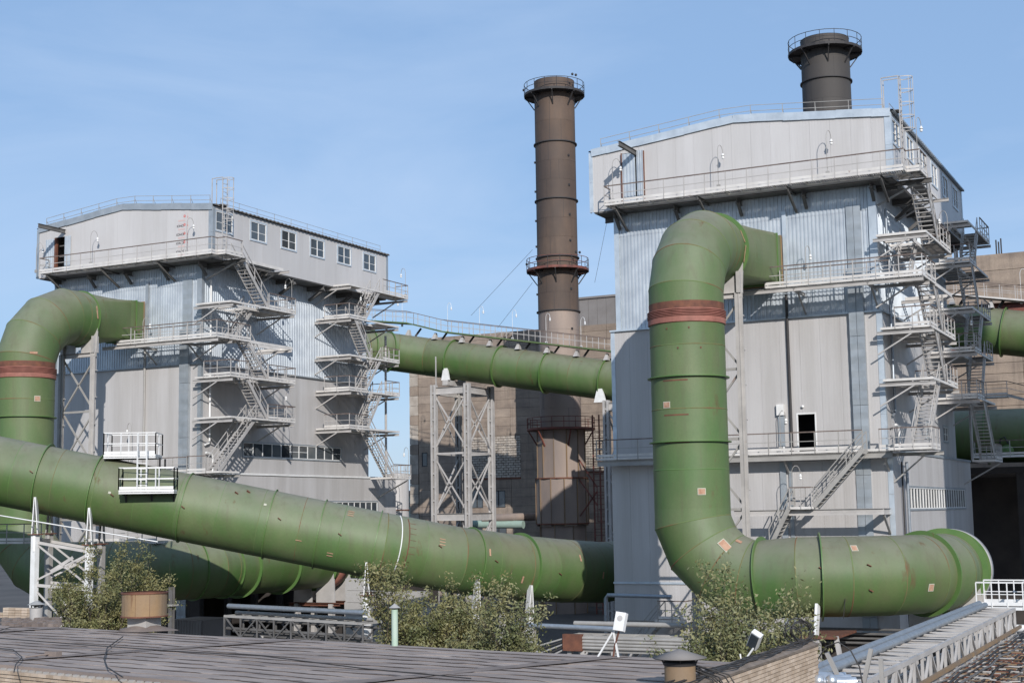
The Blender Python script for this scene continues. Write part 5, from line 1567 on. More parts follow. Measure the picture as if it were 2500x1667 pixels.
# insulated elbow bundle at the bottom edge
E_ = thing('lagged_elbows', 'bundle of shiny aluminium lagged pipes bending at the bottom right, before the brick parapet', 'pipe', (lx, R0.y + 4.5, -3.8))
for k in range(3):
    p0 = P(1918 + k * 22, 1662 - k * 7, Z=-3.75); p1 = P(2052 - k * 12, 1664 - k * 6, Z=-3.75)
    MB().tube([p0 + V((-.1, -.5, -.1)), p0, p0.lerp(p1, .4), p1, p1 + V((.3, .15, 0))], .11, 12).build('lagged_pipe', FOIL, E_)
for px in (1998, 2030): c = P(px, 1661, Z=-3.72); MB().sphere(c, .14, 12).build('valve_cap', FOIL, E_)
# platform at the far end of that rack
W_ = thing('duct_platform', 'small white railed platform at the foot of the nearer duct\'s end at the right edge', 'platform', P(2460, 1475, Y=66))
c = P(2462, 1478, Y=66.5)
deck(W_, c.x - 1.2, 65.6, c.x + .75, 67.8, c.z, WHITE); railing(W_, [(c.x - 1.2, 65.6, c.z), (c.x + .75, 65.6, c.z), (c.x + .75, 67.8, c.z), (c.x - 1.2, 67.8, c.z)], mt=WHITE, post=.65)
for yy in (65.7, 67.7): MB().bar((c.x - .3, yy, GROUND), (c.x - .3, yy, c.z - .2), .14).build('platform_post', STEEL_W, W_)
MB().tube([c + V((-.4, -.2, -.95)), c + V((6, -.2, -.95))], .16, 12).build('white_pipe', WHITE, W_)
S_ = thing('duct_saddle', 'white triangular saddle under the end of the nearer duct beside its platform', 'steel support', (-13.45, 75.4, GROUND), 'white duct trestles')
for yy in (75.0, 76.4):
    for sg in (-1, 1):
        MB().add([V((-13.45 + x_, yy + t, z_)) for t in (-.05, .05) for x_, z_ in ((1.9 * sg, -6.3), (.2 * sg, -6.3), (.2 * sg, -5.25), (1.0 * sg, -4.9), (1.75 * sg, -4.1))], [(0, 1, 2, 3, 4), (9, 8, 7, 6, 5)] + [(i, (i + 1) % 5, 5 + (i + 1) % 5, 5 + i) for i in range(5)]).build('saddle_plate', STEEL_W, S_)
        MB().box((-13.45 + 1.3 * sg - .15, yy - .2, GROUND), (-13.45 + 1.3 * sg + .15, yy + .2, -6.3)).build('saddle_post', STEEL_W, S_)
for k, px in enumerate((1990,)):
    c = P(px, 1525, Y=66.0)
    S_ = thing('duct_saddle', 'forked support under the nearer duct\'s second ring, right of the right tree', 'steel support', (c.x, 66, GROUND), 'white duct trestles')
    MB().box((c.x - .18, 65.9, GROUND), (c.x + .18, 66.3, -6.0)).build('saddle_post', STEEL_W, S_); MB().box((c.x - .8, 65.8, -6.0), (c.x + 1.0, 69.8, -5.9)).build('cap_plate', RUST, S_)
    MB().bar((c.x, 66.1, -5.9), (c.x, 66.6, -4.5), .12, .5).build('fork_plate', WHITE, S_)
    MB().bar((c.x + 1.6, 66.2, GROUND), (c.x + .9, 66.2, -5.9), .2).build('raking_leg', STEEL_W, S_)
S_ = thing('duct_saddle', 'pair of white forked saddles under the red collar of the far left duct', 'steel support', (-60, 86.5, GROUND), 'white duct trestles')
for yy in (86.5, 88.6):
    for sg in (-1, 1):
        x0 = -60.1
        MB().add([V((x0 + x_, yy + t, z_)) for t in (-.06, .06) for x_, z_ in ((1.8 * sg, -6.2), (.2 * sg, -6.2), (.2 * sg, -5.15), (1.0 * sg, -4.8), (1.7 * sg, -4.0))], [(0, 1, 2, 3, 4), (9, 8, 7, 6, 5)] + [(i, (i + 1) % 5, 5 + (i + 1) % 5, 5 + i) for i in range(5)]).build('saddle_plate', STEEL_W, S_)
        MB().box((x0 + 1.5 * sg - .17, yy - .2, GROUND), (x0 + 1.5 * sg + .17, yy + .2, -6.3)).build('saddle_post', STEEL_W, S_)
    MB().ibeam((-62.3, yy, -6.35), (-57.9, yy, -6.35), .3, .2).build('tie_beam', RUST, S_)
# rail platform above the far left duct
W_ = thing('duct_platform', 'shaded steel platform between the left trestle and the lower duct', 'platform', P(290, 1325, Y=71), None)
c0, c1 = P(228, 1322, Y=71), P(400, 1330, Y=71)
deck(W_, c0.x, 70.3, c1.x, 71.8, c0.z, STEEL); railing(W_, [(c0.x, 70.3, c0.z), (c1.x, 70.3, c0.z)], mt=STEEL)
W_ = thing('duct_platform', 'shaded grey platform before the left duct at the left edge', 'platform', P(30, 1325, Y=64), None)
c0, c1 = P(-60, 1322, Y=64), P(64, 1325, Y=64)
deck(W_, c0.x, 63.8, c1.x, 65.2, c0.z, STEEL); railing(W_, [(c0.x, 63.8, c0.z), (c1.x, 63.8, c0.z), (c1.x, 65.2, c0.z)], mt=STEEL)

# concrete block wall half hidden by the middle trees
T = thing('block_wall', 'pale concrete block wall behind the middle trees under the sloping duct', 'wall', P(900, 1500, Y=80) - V((0, 0, 3)))
a, b = P(842, 1412, Y=80), P(1300, 1480, Y=80)
for j in range(7):
    z1 = a.z - j * .78; x = a.x + (.4 if j % 2 else 0) - (0 if j % 2 == 0 else .4)
    while x < b.x:
        x2 = min(b.x, x + 1.55); top = z1
        if top < a.z - (x - a.x) * .18 + .1: MB().box((x + .015, 80 + random.uniform(0, .04), top - .76), (x2 - .015, 80.5, top)).build('block', SLAB_M if random.random() < .7 else STEEL, T)
        x = x2
# low sheds under the ducts, one near-black block standing in for shade
T = thing('low_shed', 'low shaded shed with ribbed roof behind the right rack under the nearer duct', 'shed', P(2100, 1560, Y=62) - V((0, 0, 4)))
a = P(1985, 1540, Y=72.0); b = P(2330, 1540, Y=72.0)
corrugated(T, (a.x, 64, 0), (1, 0, 0), (0, -1, 0), b.x - a.x, GROUND, -8.6, CLAD, pitch=.25, name='wall_sheet')
rf = MB(); n = 34
vs = []
for i in range(n + 1): xx = a.x + (b.x - a.x) * i / n; dz = .08 * (i % 2); vs += [(xx, 63.8, -8.6 + dz), (xx, 71.0, -7.6 + dz)]
rf.add(vs, [(2 * i, 2 * i + 2, 2 * i + 3, 2 * i + 1) for i in range(n)]).build('roof_sheet', STEEL_D, T)
MB().box((a.x, 71.1, GROUND), (b.x, 71.3, -6.2)).build('back_wall', CONC_D, T)
for k in range(4): MB().tube([(a.x, 70.9, -6.6 + k * .22), (b.x, 70.9, -6.6 + k * .22)], .07, 6).build('wall_pipe', STEEL_D, T)
MB().box((-19.0, 78.2, -5.6), (-17.3, 78.68, -4.9)).build('air_unit', STEEL, T)
T = thing('shade_wall', 'near-black block standing in for shade under the end of the far left duct, behind the shaded pipe rack', 'shed', P(690, 1480, Y=90) - V((0, 0, 4)))  # added dark wall, its colour stands in for the deep shade here
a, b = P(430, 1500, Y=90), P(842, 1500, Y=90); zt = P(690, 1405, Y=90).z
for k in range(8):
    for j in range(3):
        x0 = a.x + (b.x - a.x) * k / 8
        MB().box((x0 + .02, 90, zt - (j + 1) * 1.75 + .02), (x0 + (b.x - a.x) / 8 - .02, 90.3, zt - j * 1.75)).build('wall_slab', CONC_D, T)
MB().box((a.x, 90.1, GROUND), (b.x, 104, zt)).build('shade_mass', CONC_D, T)
T = thing('lean_to', 'dark lean-to with ribbed front between the left tree and the pipe rack', 'shed', P(450, 1540, Y=74) - V((0, 0, 4)))
a, b = P(410, 1530, Y=74), P(492, 1530, Y=74); zt = P(450, 1513, Y=74).z
corrugated(T, (a.x, 74, 0), (1, 0, 0), (0, -1, 0), b.x - a.x, GROUND, zt, CLAD, pitch=.25, name='wall_sheet')
MB().box((a.x, 74.1, GROUND), (b.x, 77, zt)).build('shed_mass', CLAD, T)
T = thing('service_column', 'plain grey steel column right of the rusty drum, under the far left duct', 'steel support', P(419, 1500, Y=58) - V((0, 0, 4)))
c = P(419, 1470, Y=66); MB().ibeam((c.x, 66, GROUND), (c.x, 66, c.z + .9), .26, .26).build('column', STEEL_D, T); MB().box((c.x - .3, 65.7, c.z - .2), (c.x + .3, 66.3, c.z - .1)).build('base_plate', STEEL, T)  # column given dark steel to stand in for the shade on it

# ------------------------------------------------------------------ foreground workshop roof
random.seed(5)
RZ = -3.0
WS = thing('workshop', 'low workshop with a long grey felt roof and buff brick wall across the bottom', 'building', (-20, 26, RZ))


def eav(x, t):
    """roof outline: t=0 near eave, t=1 far eave"""
    yn = 20.97 - .19 * (x + 17.17); yf = 27.45 - .1407 * (x + 9.06)
    return yn + (yf - yn) * t


XL, XR = -44.0, -8.86
NS = 14
for j in range(NS):
    vs = []; n = 60; t0, t1 = j / NS, (j + 1) / NS
    for i in range(n + 1):
        x = XL + (XR - XL) * i / n
        w0 = .010 * sin(x * 1.9 + j) + .012 * sin(x * 5.3 + 2 * j)
        for tt, hz in ((t0, -.012), (t0 + .001, .012), (t0 + (t1 - t0) * .5, .008), (t1 + .006, -.002)):
            vs.append((x, eav(x, min(1.0, tt)) + w0 * (0 if tt > t1 - .001 else 1), RZ + hz + .012 * sin(x * .7 + tt * 9)))
    fs = [(4 * i + k, 4 * i + 4 + k, 4 * i + 5 + k, 4 * i + 1 + k) for i in range(n) for k in range(3)]
    MB().add(vs, fs).build('felt_strip', FELT, WS)
    vs = []
    for i in range(n * 3 + 1):
        x = XL + (XR - XL) * i / (n * 3)
        am = sin(x * .55 + j * 1.7) + sin(x * 1.31 + j * 4.1) + .6 * sin(x * 3.7 + j)
        ww = -.015 + (.05 + .15 * random.random() ** 2) * max(0.0, min(1.0, .55 + .5 * am))
        for tt, dd in ((t0, -.02), (t0, ww)):
            vs.append((x, eav(x, tt) + dd + .010 * sin(x * 1.9 + j) + .012 * sin(x * 5.3 + 2 * j), RZ + .017 - (.002 if dd > 0 else 0) + .012 * sin(x * .7 + tt * 9)))
    MB().add(vs, [(2 * i, 2 * i + 2, 2 * i + 3, 2 * i + 1) for i in range(n * 3)]).build('felt_lap', FELT_D, WS)
for x0 in (-31.0, -22.3, -13.2):     # wider diagonal cross joints
    a, b = V((x0 - 1.8, eav(x0 - 1.8, .02), RZ + .030)), V((x0 + 1.6, eav(x0 + 1.6, .98), RZ + .030))
    pts = [a.lerp(b, i / 24) for i in range(25)]; vs = []
    for i, p in enumerate(pts): q = .22 + .08 * random.random(); vs += [p + V((-q, 0, -.004)), p + V((0, 0, .008)), p + V((q, 0, -.004))]
    MB().add(vs, [(3 * i + k, 3 * i + 1 + k, 3 * i + 4 + k, 3 * i + 3 + k) for i in range(24) for k in range(2)]).build('felt_joint', FELT_D, WS)
# roof deck and eave board
n = 8
MB().add([(XL, eav(XL, 0) + .02, RZ - .02), (XR, eav(XR, 0) + .02, RZ - .02), (XR, eav(XR, 1), RZ - .02), (XL, eav(XL, 1), RZ - .02),
          (XL, eav(XL, 0) + .02, RZ - .25), (XR, eav(XR, 0) + .02, RZ - .25), (XR, eav(XR, 1), RZ - .25), (XL, eav(XL, 1), RZ - .25)],
         [(0, 1, 2, 3), (7, 6, 5, 4), (0, 4, 5, 1), (1, 5, 6, 2), (2, 6, 7, 3), (3, 7, 4, 0)]).build('roof_deck', FELT_D, WS)
e0, e1 = V((XL, eav(XL, 0), 0)), V((XR, eav(XR, 0), 0)); ed = (e1 - e0).normalized(); en = V((ed.y, -ed.x, 0))
MB().bar(e0 + V((0, 0, RZ - .01)), e1 + V((0, 0, RZ - .01)), .08, .07).build('eave_batten', STACK_LOW, WS)
# far wall and body below
MB().add([(XL, eav(XL, 0) + .12, GROUND), (XR - .1, eav(XR, 0) + .12, GROUND), (XR - .1, eav(XR, 1) - .1, GROUND), (XL, eav(XL, 1) - .1, GROUND),
          (XL, eav(XL, 0) + .12, RZ - .26), (XR - .1, eav(XR, 0) + .12, RZ - .26), (XR - .1, eav(XR, 1) - .1, RZ - .26), (XL, eav(XL, 1) - .1, RZ - .26)],
         [(0, 1, 5, 4), (1, 2, 6, 5), (2, 3, 7, 6), (3, 0, 4, 7), (4, 5, 6, 7)]).build('wall_mass', MORTAR, WS)
bm = cached('hbrick', lambda m: m.box((0, -.11, 0), (.238, .0, .065)), 'brick', BRICK)
cnt = 0
ang = atan2(ed.y, ed.x)
x = -24.2
L0 = (V((x, eav(x, 0), 0)) - e0).length
for j in range(7):
    for i in range(42):
        if cnt >= 290: break
        o = e0 + ed * (L0 + i * .25 + (.125 if j % 2 else 0)) + en * (.06 if j == 0 else (.03 if j == 1 else 0.0) + random.uniform(-.004, .006)) - V((0, .0, 0))
        if (o - e0).length - L0 > 8.5: continue
        place(bm, 'brick', WS, (o.x, o.y - .0, RZ - .14 - j * .077), ang); cnt += 1
bb = MB()
for j in range(1, 14):
    for i in range(42):
        if j < 7: continue
        o = e0 + ed * (L0 + i * .25 + (.125 if j % 2 else 0)); p = o + ed * .238
        z = RZ - .14 - j * .077
        bb.add([o - en * 0 + V((0, 0, z)), p + V((0, 0, z)), p + V((0, 0, z + .065)), o + V((0, 0, z + .065)), o - en * .1 + V((0, 0, z)), p - en * .1 + V((0, 0, z)), p - en * .1 + V((0, 0, z + .065)), o - en * .1 + V((0, 0, z + .065))],
               [(0, 1, 2, 3), (4, 7, 6, 5), (3, 2, 6, 7), (0, 4, 5, 1)])
bb.build('lower_brickwork', BRICK, WS, kind='stuff')
# dentil course under the eave
for i in range(34):
    if i > 33: break
    o = e0 + ed * (L0 - .2 + i * .25); MB().bar(o + en * .03 + V((0, 0, RZ - .06)), o + en * .03 + ed * .13 + V((0, 0, RZ - .06)), .14, .05).build('dentil', SLAB_M, WS)

# parapet wall at the right, brick by brick
PX = -8.39
PW = thing('brick_parapet', 'buff brick parapet with cables on its coping at the right end of the felt roof', 'wall', (PX, 27, RZ - .2))
PT = -2.98
yA, yB = 22.4, 31.3
MB().box((PX - .42, yA - 3, GROUND), (PX - .13, yB, PT - .03)).build('wall_core', MORTAR, PW)
cp = MB(); n = 50; vs = []
for i in range(n + 1):
    yy = yA - 3 + (yB - yA + 3) * i / n; j = .012 * random.uniform(-1, 1)
    vs += [(PX - .50 + j, yy, PT - .02), (PX - .46, yy, PT + .07 + j), (PX - .12, yy, PT + .085 + j), (PX + .03 + j, yy, PT + .03), (PX + .02, yy, PT - .02)]
cp.add(vs, [(5 * i + k, 5 * i + k + 1, 5 * i + k + 6, 5 * i + k + 5) for i in range(n) for k in range(4)]).build('coping', MORTAR, PW)
pm = cached('pbrick', lambda m: m.box((-.12, 0, 0), (.0, .24, .065)), 'brick', BRICK)
cnt = 0; rest = MB()
for j in range(34):
    z = PT - .10 - j * .078
    nb = int((yB - yA) / .255)
    for i in range(nb + 1):
        yy = yA + i * .255 + (.128 if j % 2 else 0)
        if yy + .24 > yB + .01: continue
        xx = PX + random.uniform(-.004, .004)
        if cnt < 296 and j < 9: place(pm, 'brick', PW, (xx, yy, z)); cnt += 1
        else: rest.box((xx - .12, yy, z), (xx, yy + .24, z + .065))
rest.build('lower_brickwork', BRICK, PW, kind='stuff')
for i in range(2):   # end face
    for j in range(30): MB().box((PX - .4 + i * .2, yB, PT - .1 - j * .078), (PX - .22 + i * .2 , yB + .02, PT - .035 - j * .078)).build('end_brick', BRICK, PW) if j < 12 else None
# cables tangled along the coping
random.seed(21)
B1 = thing('cable_bundle', 'loose black cables lying along the brick parapet coping', 'cables', (PX - .2, 26, PT))
B2 = thing('cable_bundle', 'knot of black cables on the parapet behind the cowl vent', 'cables', (PX - .2, 24, PT))
B3 = thing('cable_bundle', 'looped cables rising from the parapet\'s far end', 'cables', (PX - .2, 30.5, PT))
for k in range(5):
    pts = []; x = PX - .3 + .07 * k
    for i in range(34):
        yy = yA - 1 + i * .3; pts.append(V((x + .06 * sin(i * .9 + k * 2) + random.uniform(-.02, .02), yy, PT + .10 + .02 * abs(sin(i * 1.7 + k)) + (.0))))
    MB().tube(pts, .014, 5).build('cable', CABLE, B1)
for k in range(9):
    c0 = V((PX - .25 + random.uniform(-.1, .1), 24.1 + random.uniform(-.4, .4), PT + .1)); a0 = random.uniform(0, 6.28)
    e_ = V((cos(a0), sin(a0), 0)); pts = [c0 - e_ * .4, c0 + V((0, 0, .10 + .08 * random.random())), c0 + e_ * (.35 + .2 * random.random()), c0 + e_ * .75 + V((0, 0, -.04 if e_.x < 0 else -.35))]
    MB().tube(pts, .013, 5).build('cable', CABLE, B2)
for k in range(6):
    c0 = V((PX - .2 + random.uniform(-.1, .1), 30.4 + random.uniform(-.5, .4), PT + .12)); r = random.uniform(.15, .38)
    pts = [c0 + V((r * cos(a * .55) * .5, r * cos(a * .55 + .5), r * .7 * (1 + sin(a * .55)))) for a in range(12)]
    MB().tube(pts, .014, 5).build('cable_loop', CABLE, B3)
pts = [V((PX + .35 + .55 * cos(a * .5), yB + .25, PT - .95 + 1.0 * sin(a * .5))) for a in range(13)]
w = MB().tube(pts, .016, 6).build('hanging_hose', CABLE); w['label'] = 'large hanging loop of hose at the end of the brick parapet'; w['category'] = 'hose'
T = thing('steel_bracket', 'rusty steel A-frame bracket beyond the end of the brick parapet', 'steel support', (PX + .6, yB + .6, -5))
for p, q in (((0, 0, -3.2), (1.0, 0, -5.4)), ((1.0, 0, -3.1), (.45, 0, -5.2)), ((1.2, 0, -3.3), (1.25, 0, -6.5)), ((.1, 0, -4.9), (1.2, 0, -4.7))):
    MB().bar(V((PX, yB + .7, 0)) + V(p), V((PX, yB + .7, 0)) + V(q), .09).build('bracket_leg', STEEL, T)

# thin cables lying on the felt
for k, pl in enumerate((((300, 1553), (262, 1580), (254, 1608), (262, 1628), (300, 1652)), ((0, 1557), (180, 1571), (420, 1588), (640, 1600), (900, 1632), (1150, 1655)),
                        ((0, 1538), (25, 1530), (54, 1529)), ((34, 1640), (38, 1622), (54, 1603), (32, 1585), (0, 1582)))):
    w = MB().tube([P(x, y_, Z=RZ + .09) for x, y_ in pl], .012 if k else .014, 5).build('roof_cable', CABLE)
    w['label'] = ('thin black cable curling down the felt roof from the drum', 'long thin cable crossing the whole felt roof', 'short thick cable at the left edge of the felt roof', 'black cable bending over the eave at the left edge')[k]
    w['category'] = 'cable'

# rusty drum on its stand
c = P(352, 1540, Z=RZ); c = V((c.x, c.y, RZ))
T = thing('rusty_drum', 'wide rusty open drum on a small white stand on the felt roof', 'ventilation drum', c)
zt, zb = P(352, 1446, Y=c.y).z, P(352, 1503, Y=c.y).z
r = .60
for k in range(10):
    a0 = 2 * pi * k / 10; MB().lathe((c.x, c.y, 0), [(r, zb), (r + .004 * (k % 2), zt)], 5, a0=a0 + .006, a1=a0 + 2 * pi / 10 - .006).build('drum_plate', DRUM_M, T)
for z in (zt, zb): MB().lathe((c.x, c.y, 0), [(r - .02, z - .015), (r + .03, z - .015), (r + .03, z + .02), (r - .02, z + .02)], 40, smooth=False).build('drum_rim', RUST, T)
MB().lathe((c.x, c.y, 0), [(.01, zb + .02), (r - .01, zb + .02), (r - .012, zt)], 40).build('drum_lining', RUST, T)
MB().lathe((c.x, c.y, 0), [(.34, RZ + .38), (.42, zb)], 24).build('drum_neck', STACK_RING, T)
MB().box((c.x - .32, c.y - .3, RZ), (c.x + .32, c.y + .3, RZ + .36)).build('plinth', SLAB_M, T)
MB().box((c.x - .24, c.y - .25, RZ + .36), (c.x + .24, c.y + .25, RZ + .46)).build('plinth', WHITE, T)
for a in (-2.4, -.75, .75, 2.4): MB().bar((c.x + .52 * cos(a), c.y + .52 * sin(a), zb), (c.x + .28 * cos(a), c.y + .28 * sin(a), RZ + .4), .025).build('stay', RUST, T)
mm = MB(); vs = []
for k in range(40):
    a = k * pi / 20; vs += [(c.x + (.62 + .15 * sin(3 * a)) * cos(a) * 1.4, c.y + .6 * sin(a), RZ + .03), (c.x + .35 * cos(a), c.y + .3 * sin(a), RZ + .16)]
mm.add(vs, [(2 * k, (2 * k + 2) % 80, (2 * k + 3) % 80, 2 * k + 1) for k in range(40)], True).build('bitumen_skirt', FELT_D, T)
# cowl vent with a conical cap, foreground right
c = P(1661, 1667, Z=RZ + .05); c = V((c.x, c.y, RZ))
T = thing('cowl_vent', 'rusty round vent with a flat conical cap beside the brick parapet', 'roof vent', c)
zr = P(1661, 1604, Y=c.y).z; za = P(1663, 1583, Y=c.y).z; dist = c.dot(FW)
rs = 38 / F_PX * dist; rc = 67 / F_PX * dist
MB().lathe((c.x, c.y, 0), [(rc - .01, zr - .004), (rc, zr), (.01, za)], 48).build('conical_cap', CLAD, T)
MB().lathe((c.x, c.y, 0), [(.01, za - .03), (rc - .02, zr - .015)], 48).build('cap_lining', STACK_RING, T)
MB().lathe((c.x, c.y, 0), [(rs + .012, zr - .13), (rs + .03, zr - .085), (rs + .03, zr - .07)], 40, smooth=False).build('collar', STACK_RING, T)
MB().lathe((c.x, c.y, 0), [(rs * .96, RZ - .6), (rs * .96, zr - .05)], 40).build('inner_throat', BLACK, T)
MB().lathe((c.x, c.y, 0), [(rs, RZ - 1.0), (rs, zr - .13)], 40).build('vent_shaft', DRUM_M, T)
for a in (0.4, 1.9, 3.5, 5.1): MB().bar((c.x + rs * cos(a), c.y + rs * sin(a), zr - .13), (c.x + (rs + .06) * cos(a), c.y + (rs + .06) * sin(a), zr + .01), .02).build('cap_stay', STACK_RING, T)
# mint pole vent
c = P(964, 1577, Z=RZ); dist = c.dot(FW)
T = thing('pole_vent', 'slim mint green pipe vent with a small cap, before the middle trees', 'roof vent', V((c.x, c.y, RZ)))
zt = P(961, 1487, Y=c.y).z; r = 8 / F_PX * dist
MB().tube([(c.x, c.y, RZ), (c.x, c.y, zt)], r, 16).build('vent_pipe', MINT, T)
MB().lathe((c.x, c.y, 0), [(r * 1.85, zt + .04), (.005, zt + .14)], 20).build('vent_cap', STEEL, T)
MB().lathe((c.x, c.y, 0), [(.005, zt + .0), (r * 1.6, zt + .035)], 20).build('cap_lining', STACK_RING, T)
# small vent with a conical hat, far left
c = P(88, 1513, Z=RZ); dist = c.dot(FW); rr_ = 16 / F_PX * dist
T = thing('hat_vent', 'small dented grey vent with a conical hat by the left tower', 'roof vent', V((c.x, c.y, RZ)))
zt = P(88, 1483, Y=c.y).z
MB().lathe((c.x, c.y, 0), [(rr_ * .85, RZ - .2), (rr_, zt)], 20).build('vent_body', STEEL_W, T)
MB().lathe((c.x, c.y, 0), [(rr_ * 1.35, zt + .1), (.01, zt + .22)], 20).build('vent_hat', STEEL, T); MB().lathe((c.x, c.y, 0), [(.01, zt + .02), (rr_ * .9, zt + .08)], 20).build('inner_throat', STEEL_D, T)
for a in (.5, 2.6, 4.6): MB().bar((c.x + rr_ * .9 * cos(a), c.y + rr_ * .9 * sin(a), zt), (c.x + rr_ * .9 * cos(a), c.y + rr_ * .9 * sin(a), zt + .14), .03).build('hat_stay', STEEL_D, T)
# broken brick parapet stub at far left
T = thing('brick_stub', 'broken low brick parapet with rubble at the roof\'s far left corner', 'wall', P(20, 1500, Z=RZ))
c = P(40, 1508, Z=RZ)
for i in range(12):
    for j in range(4 if i not in (5, 6) else 2):
        MB().box((c.x - 2.4 + i * .26, c.y, RZ + j * .08), (c.x - 2.16 + i * .26, c.y + .2, RZ + j * .08 + .07)).build('brick', BRICK, T)
random.seed(9)
rb = MB()
for k in range(160):
    p = P(random.uniform(10, 150), random.uniform(1511, 1530), Z=RZ); q = random.uniform(.03, .09); rb.box((p.x - q, p.y - q, RZ), (p.x + q, p.y + q, RZ + q * random.uniform(.5, 1.4)))
o = rb.build('rubble', FELT_D, T, kind='stuff')
# floodlights
for k, (bx, by, hx, hy, lean) in enumerate(((1497, 1606, 1515, 1517, .12), (1836, 1612, 1842, 1560, .55))):
    if k == 1: base = V((-9.3, 28.6, RZ + .05)); hd = P(1843, 1561, Y=28.6)
    else: c = P(bx, by, Z=RZ); base = V((c.x, c.y, RZ)); hd = P(hx, hy, Y=c.y)
    T = thing('floodlight', ('white boxed floodlight on a braced post at the roof\'s far edge', 'tilted white floodlight box in front of the right tree')[k], 'floodlight', base)
    MB().tube([base, V((base.x + .04, base.y, hd.z - .5)), V((hd.x - .03, hd.y, hd.z - .16))], .022, 8).build('pole', RUST if not k else WHITE, T)
    for dx in ((-.34, .12) if not k else ()): MB().bar(base + V((dx, 0, .02)), base + V((.02, 0, .55)), .035).build('brace', WHITE, T)
    R_ = Matrix.Rotation(lean, 4, 'Y') @ Matrix.Rotation(-.25 if not k else .5, 4, 'X')
    hb = MB(); hb.box((-.11, -.07, -.19), (.11, .07, .19)); hb.v = [tuple(R_ @ V(v) + hd) for v in hb.v]; hb.build('lamp_housing', WHITE, T)
    hb = MB(); hb.box((-.09, -.09, -.17), (.09, -.072, .17)) if k else hb.box((-.09, .072, -.17), (.09, .09, .17)); hb.v = [tuple(R_ @ V(v) + hd) for v in hb.v]; hb.build('glass_front', GLASS, T)
    hb = MB(); hb.lathe((0, -.075, .06), [(.0, 0), (.06, 0)], 14, (0, 1, 0), smooth=False); hb.v = [tuple(R_ @ V(v) + hd) for v in hb.v]; hb.build('housing_boss', STEEL_W, T)
# broom-like tool on the felt
a, b = P(62, 1603, Z=RZ + .08), P(125, 1595, Z=RZ + .08)
T = thing('roof_pole', 'short bitumen mop lying on the felt roof at the left', 'tool', a)
MB().tube([a, b], .018, 6).build('handle', STACK_LOW, T); MB().box(b - V((.12, .08, .06)), b + V((.22, .1, .06))).build('mop_head', FELT_D, T)

# ------------------------------------------------------------------ trees
def tree(base, H, W, label, seed, leaf, cx_off=0.0, n_leaf=9000, trunk=.13, lsize=.066, wisp=1.0, flat=.7):
    rnd = random.Random(seed)
    base = V(base)
    T = thing('tree', label, 'tree', base, 'bushy trees behind the felt roof')
    wood = MB(); tips = []

    def grow(p, d, L, r, lvl):
        n = 4; pts = [p]; q = p; dd = d
        for i in range(n):
            dd = (dd + V((rnd.uniform(-.22, .22), rnd.uniform(-.22, .22), rnd.uniform(-.08, .16)))).normalized()
            q = q + dd * (L / n); pts.append(q)
            if lvl >= 2: tips.append((q.copy(), dd.copy(), lvl))
        rs = [r * (1 - .5 * i / n) for i in range(n + 1)]
        wood.tube(pts, rs, 6 if lvl < 2 else 4, caps=False)
        if lvl >= 4: return
        k = (5, 4, 4, 3)[lvl]
        for i in range(k):
            j = rnd.randint(1 if lvl else 2, n); az = rnd.uniform(0, 6.28); sp = rnd.uniform(.5, 1.0)
            e = V((cos(az), sin(az), 0)); nd = (dd * (1 - sp * .5) + e * sp * .8 + V((0, 0, .15))).normalized()
            grow(pts[j], nd, L * rnd.uniform(.55, .8), r * .5, lvl + 1)
    for s in range(3):
        az = s * 2.1 + seed; e = V((cos(az) * .28, sin(az) * .28, 1)).normalized()
        grow(base + V((cos(az) * .15, sin(az) * .15, 0)), e, H * .42, trunk, 0)
    # scale the whole growth to the size wanted
    xs = [t[0].x - base.x for t in tips]; zs = [t[0].z - base.z for t in tips]
    sx = W / 2 / sorted(abs(x) for x in xs)[int(len(xs) * .93)]; sz = H / sorted(zs)[int(len(zs) * .985)]
    cl = rnd.sample(tips, max(40, int(len(tips) * .38)))
    f = lambda v: V((base.x + (v[0] - base.x) * sx + cx_off * max(0, v[2] - base.z) / H, base.y + (v[1] - base.y) * sx * flat, base.z + (v[2] - base.z) * sz))
    wood.v = [tuple(f(v)) for v in wood.v]
    wood.build('trunk', BARK, T)
    lv = MB(); vv = []; ff = []
    for k in range(n_leaf):
        p, d, l = cl[rnd.randrange(len(cl))]
        if wisp < 1 and l < 3 and rnd.random() > wisp: continue
        c = f(p) + V((rnd.gauss(0, .13), rnd.gauss(0, .13), rnd.gauss(0, .10)))
        a = V((rnd.uniform(-1, 1), rnd.uniform(-1, 1), rnd.uniform(-.2, 1.2))).normalized(); b = a.cross(V((rnd.uniform(-1, 1), rnd.uniform(-1, 1), rnd.uniform(-1, 1)))).normalized()
        s = lsize * rnd.uniform(.6, 1.25); o = len(vv)
        vv += [c - a * s, c + b * s * .42 , c + a * s, c - b * s * .42]; ff.append((o, o + 1, o + 2, o + 3))
    lv.add(vv, ff).build('crown', leaf, T)
    return T


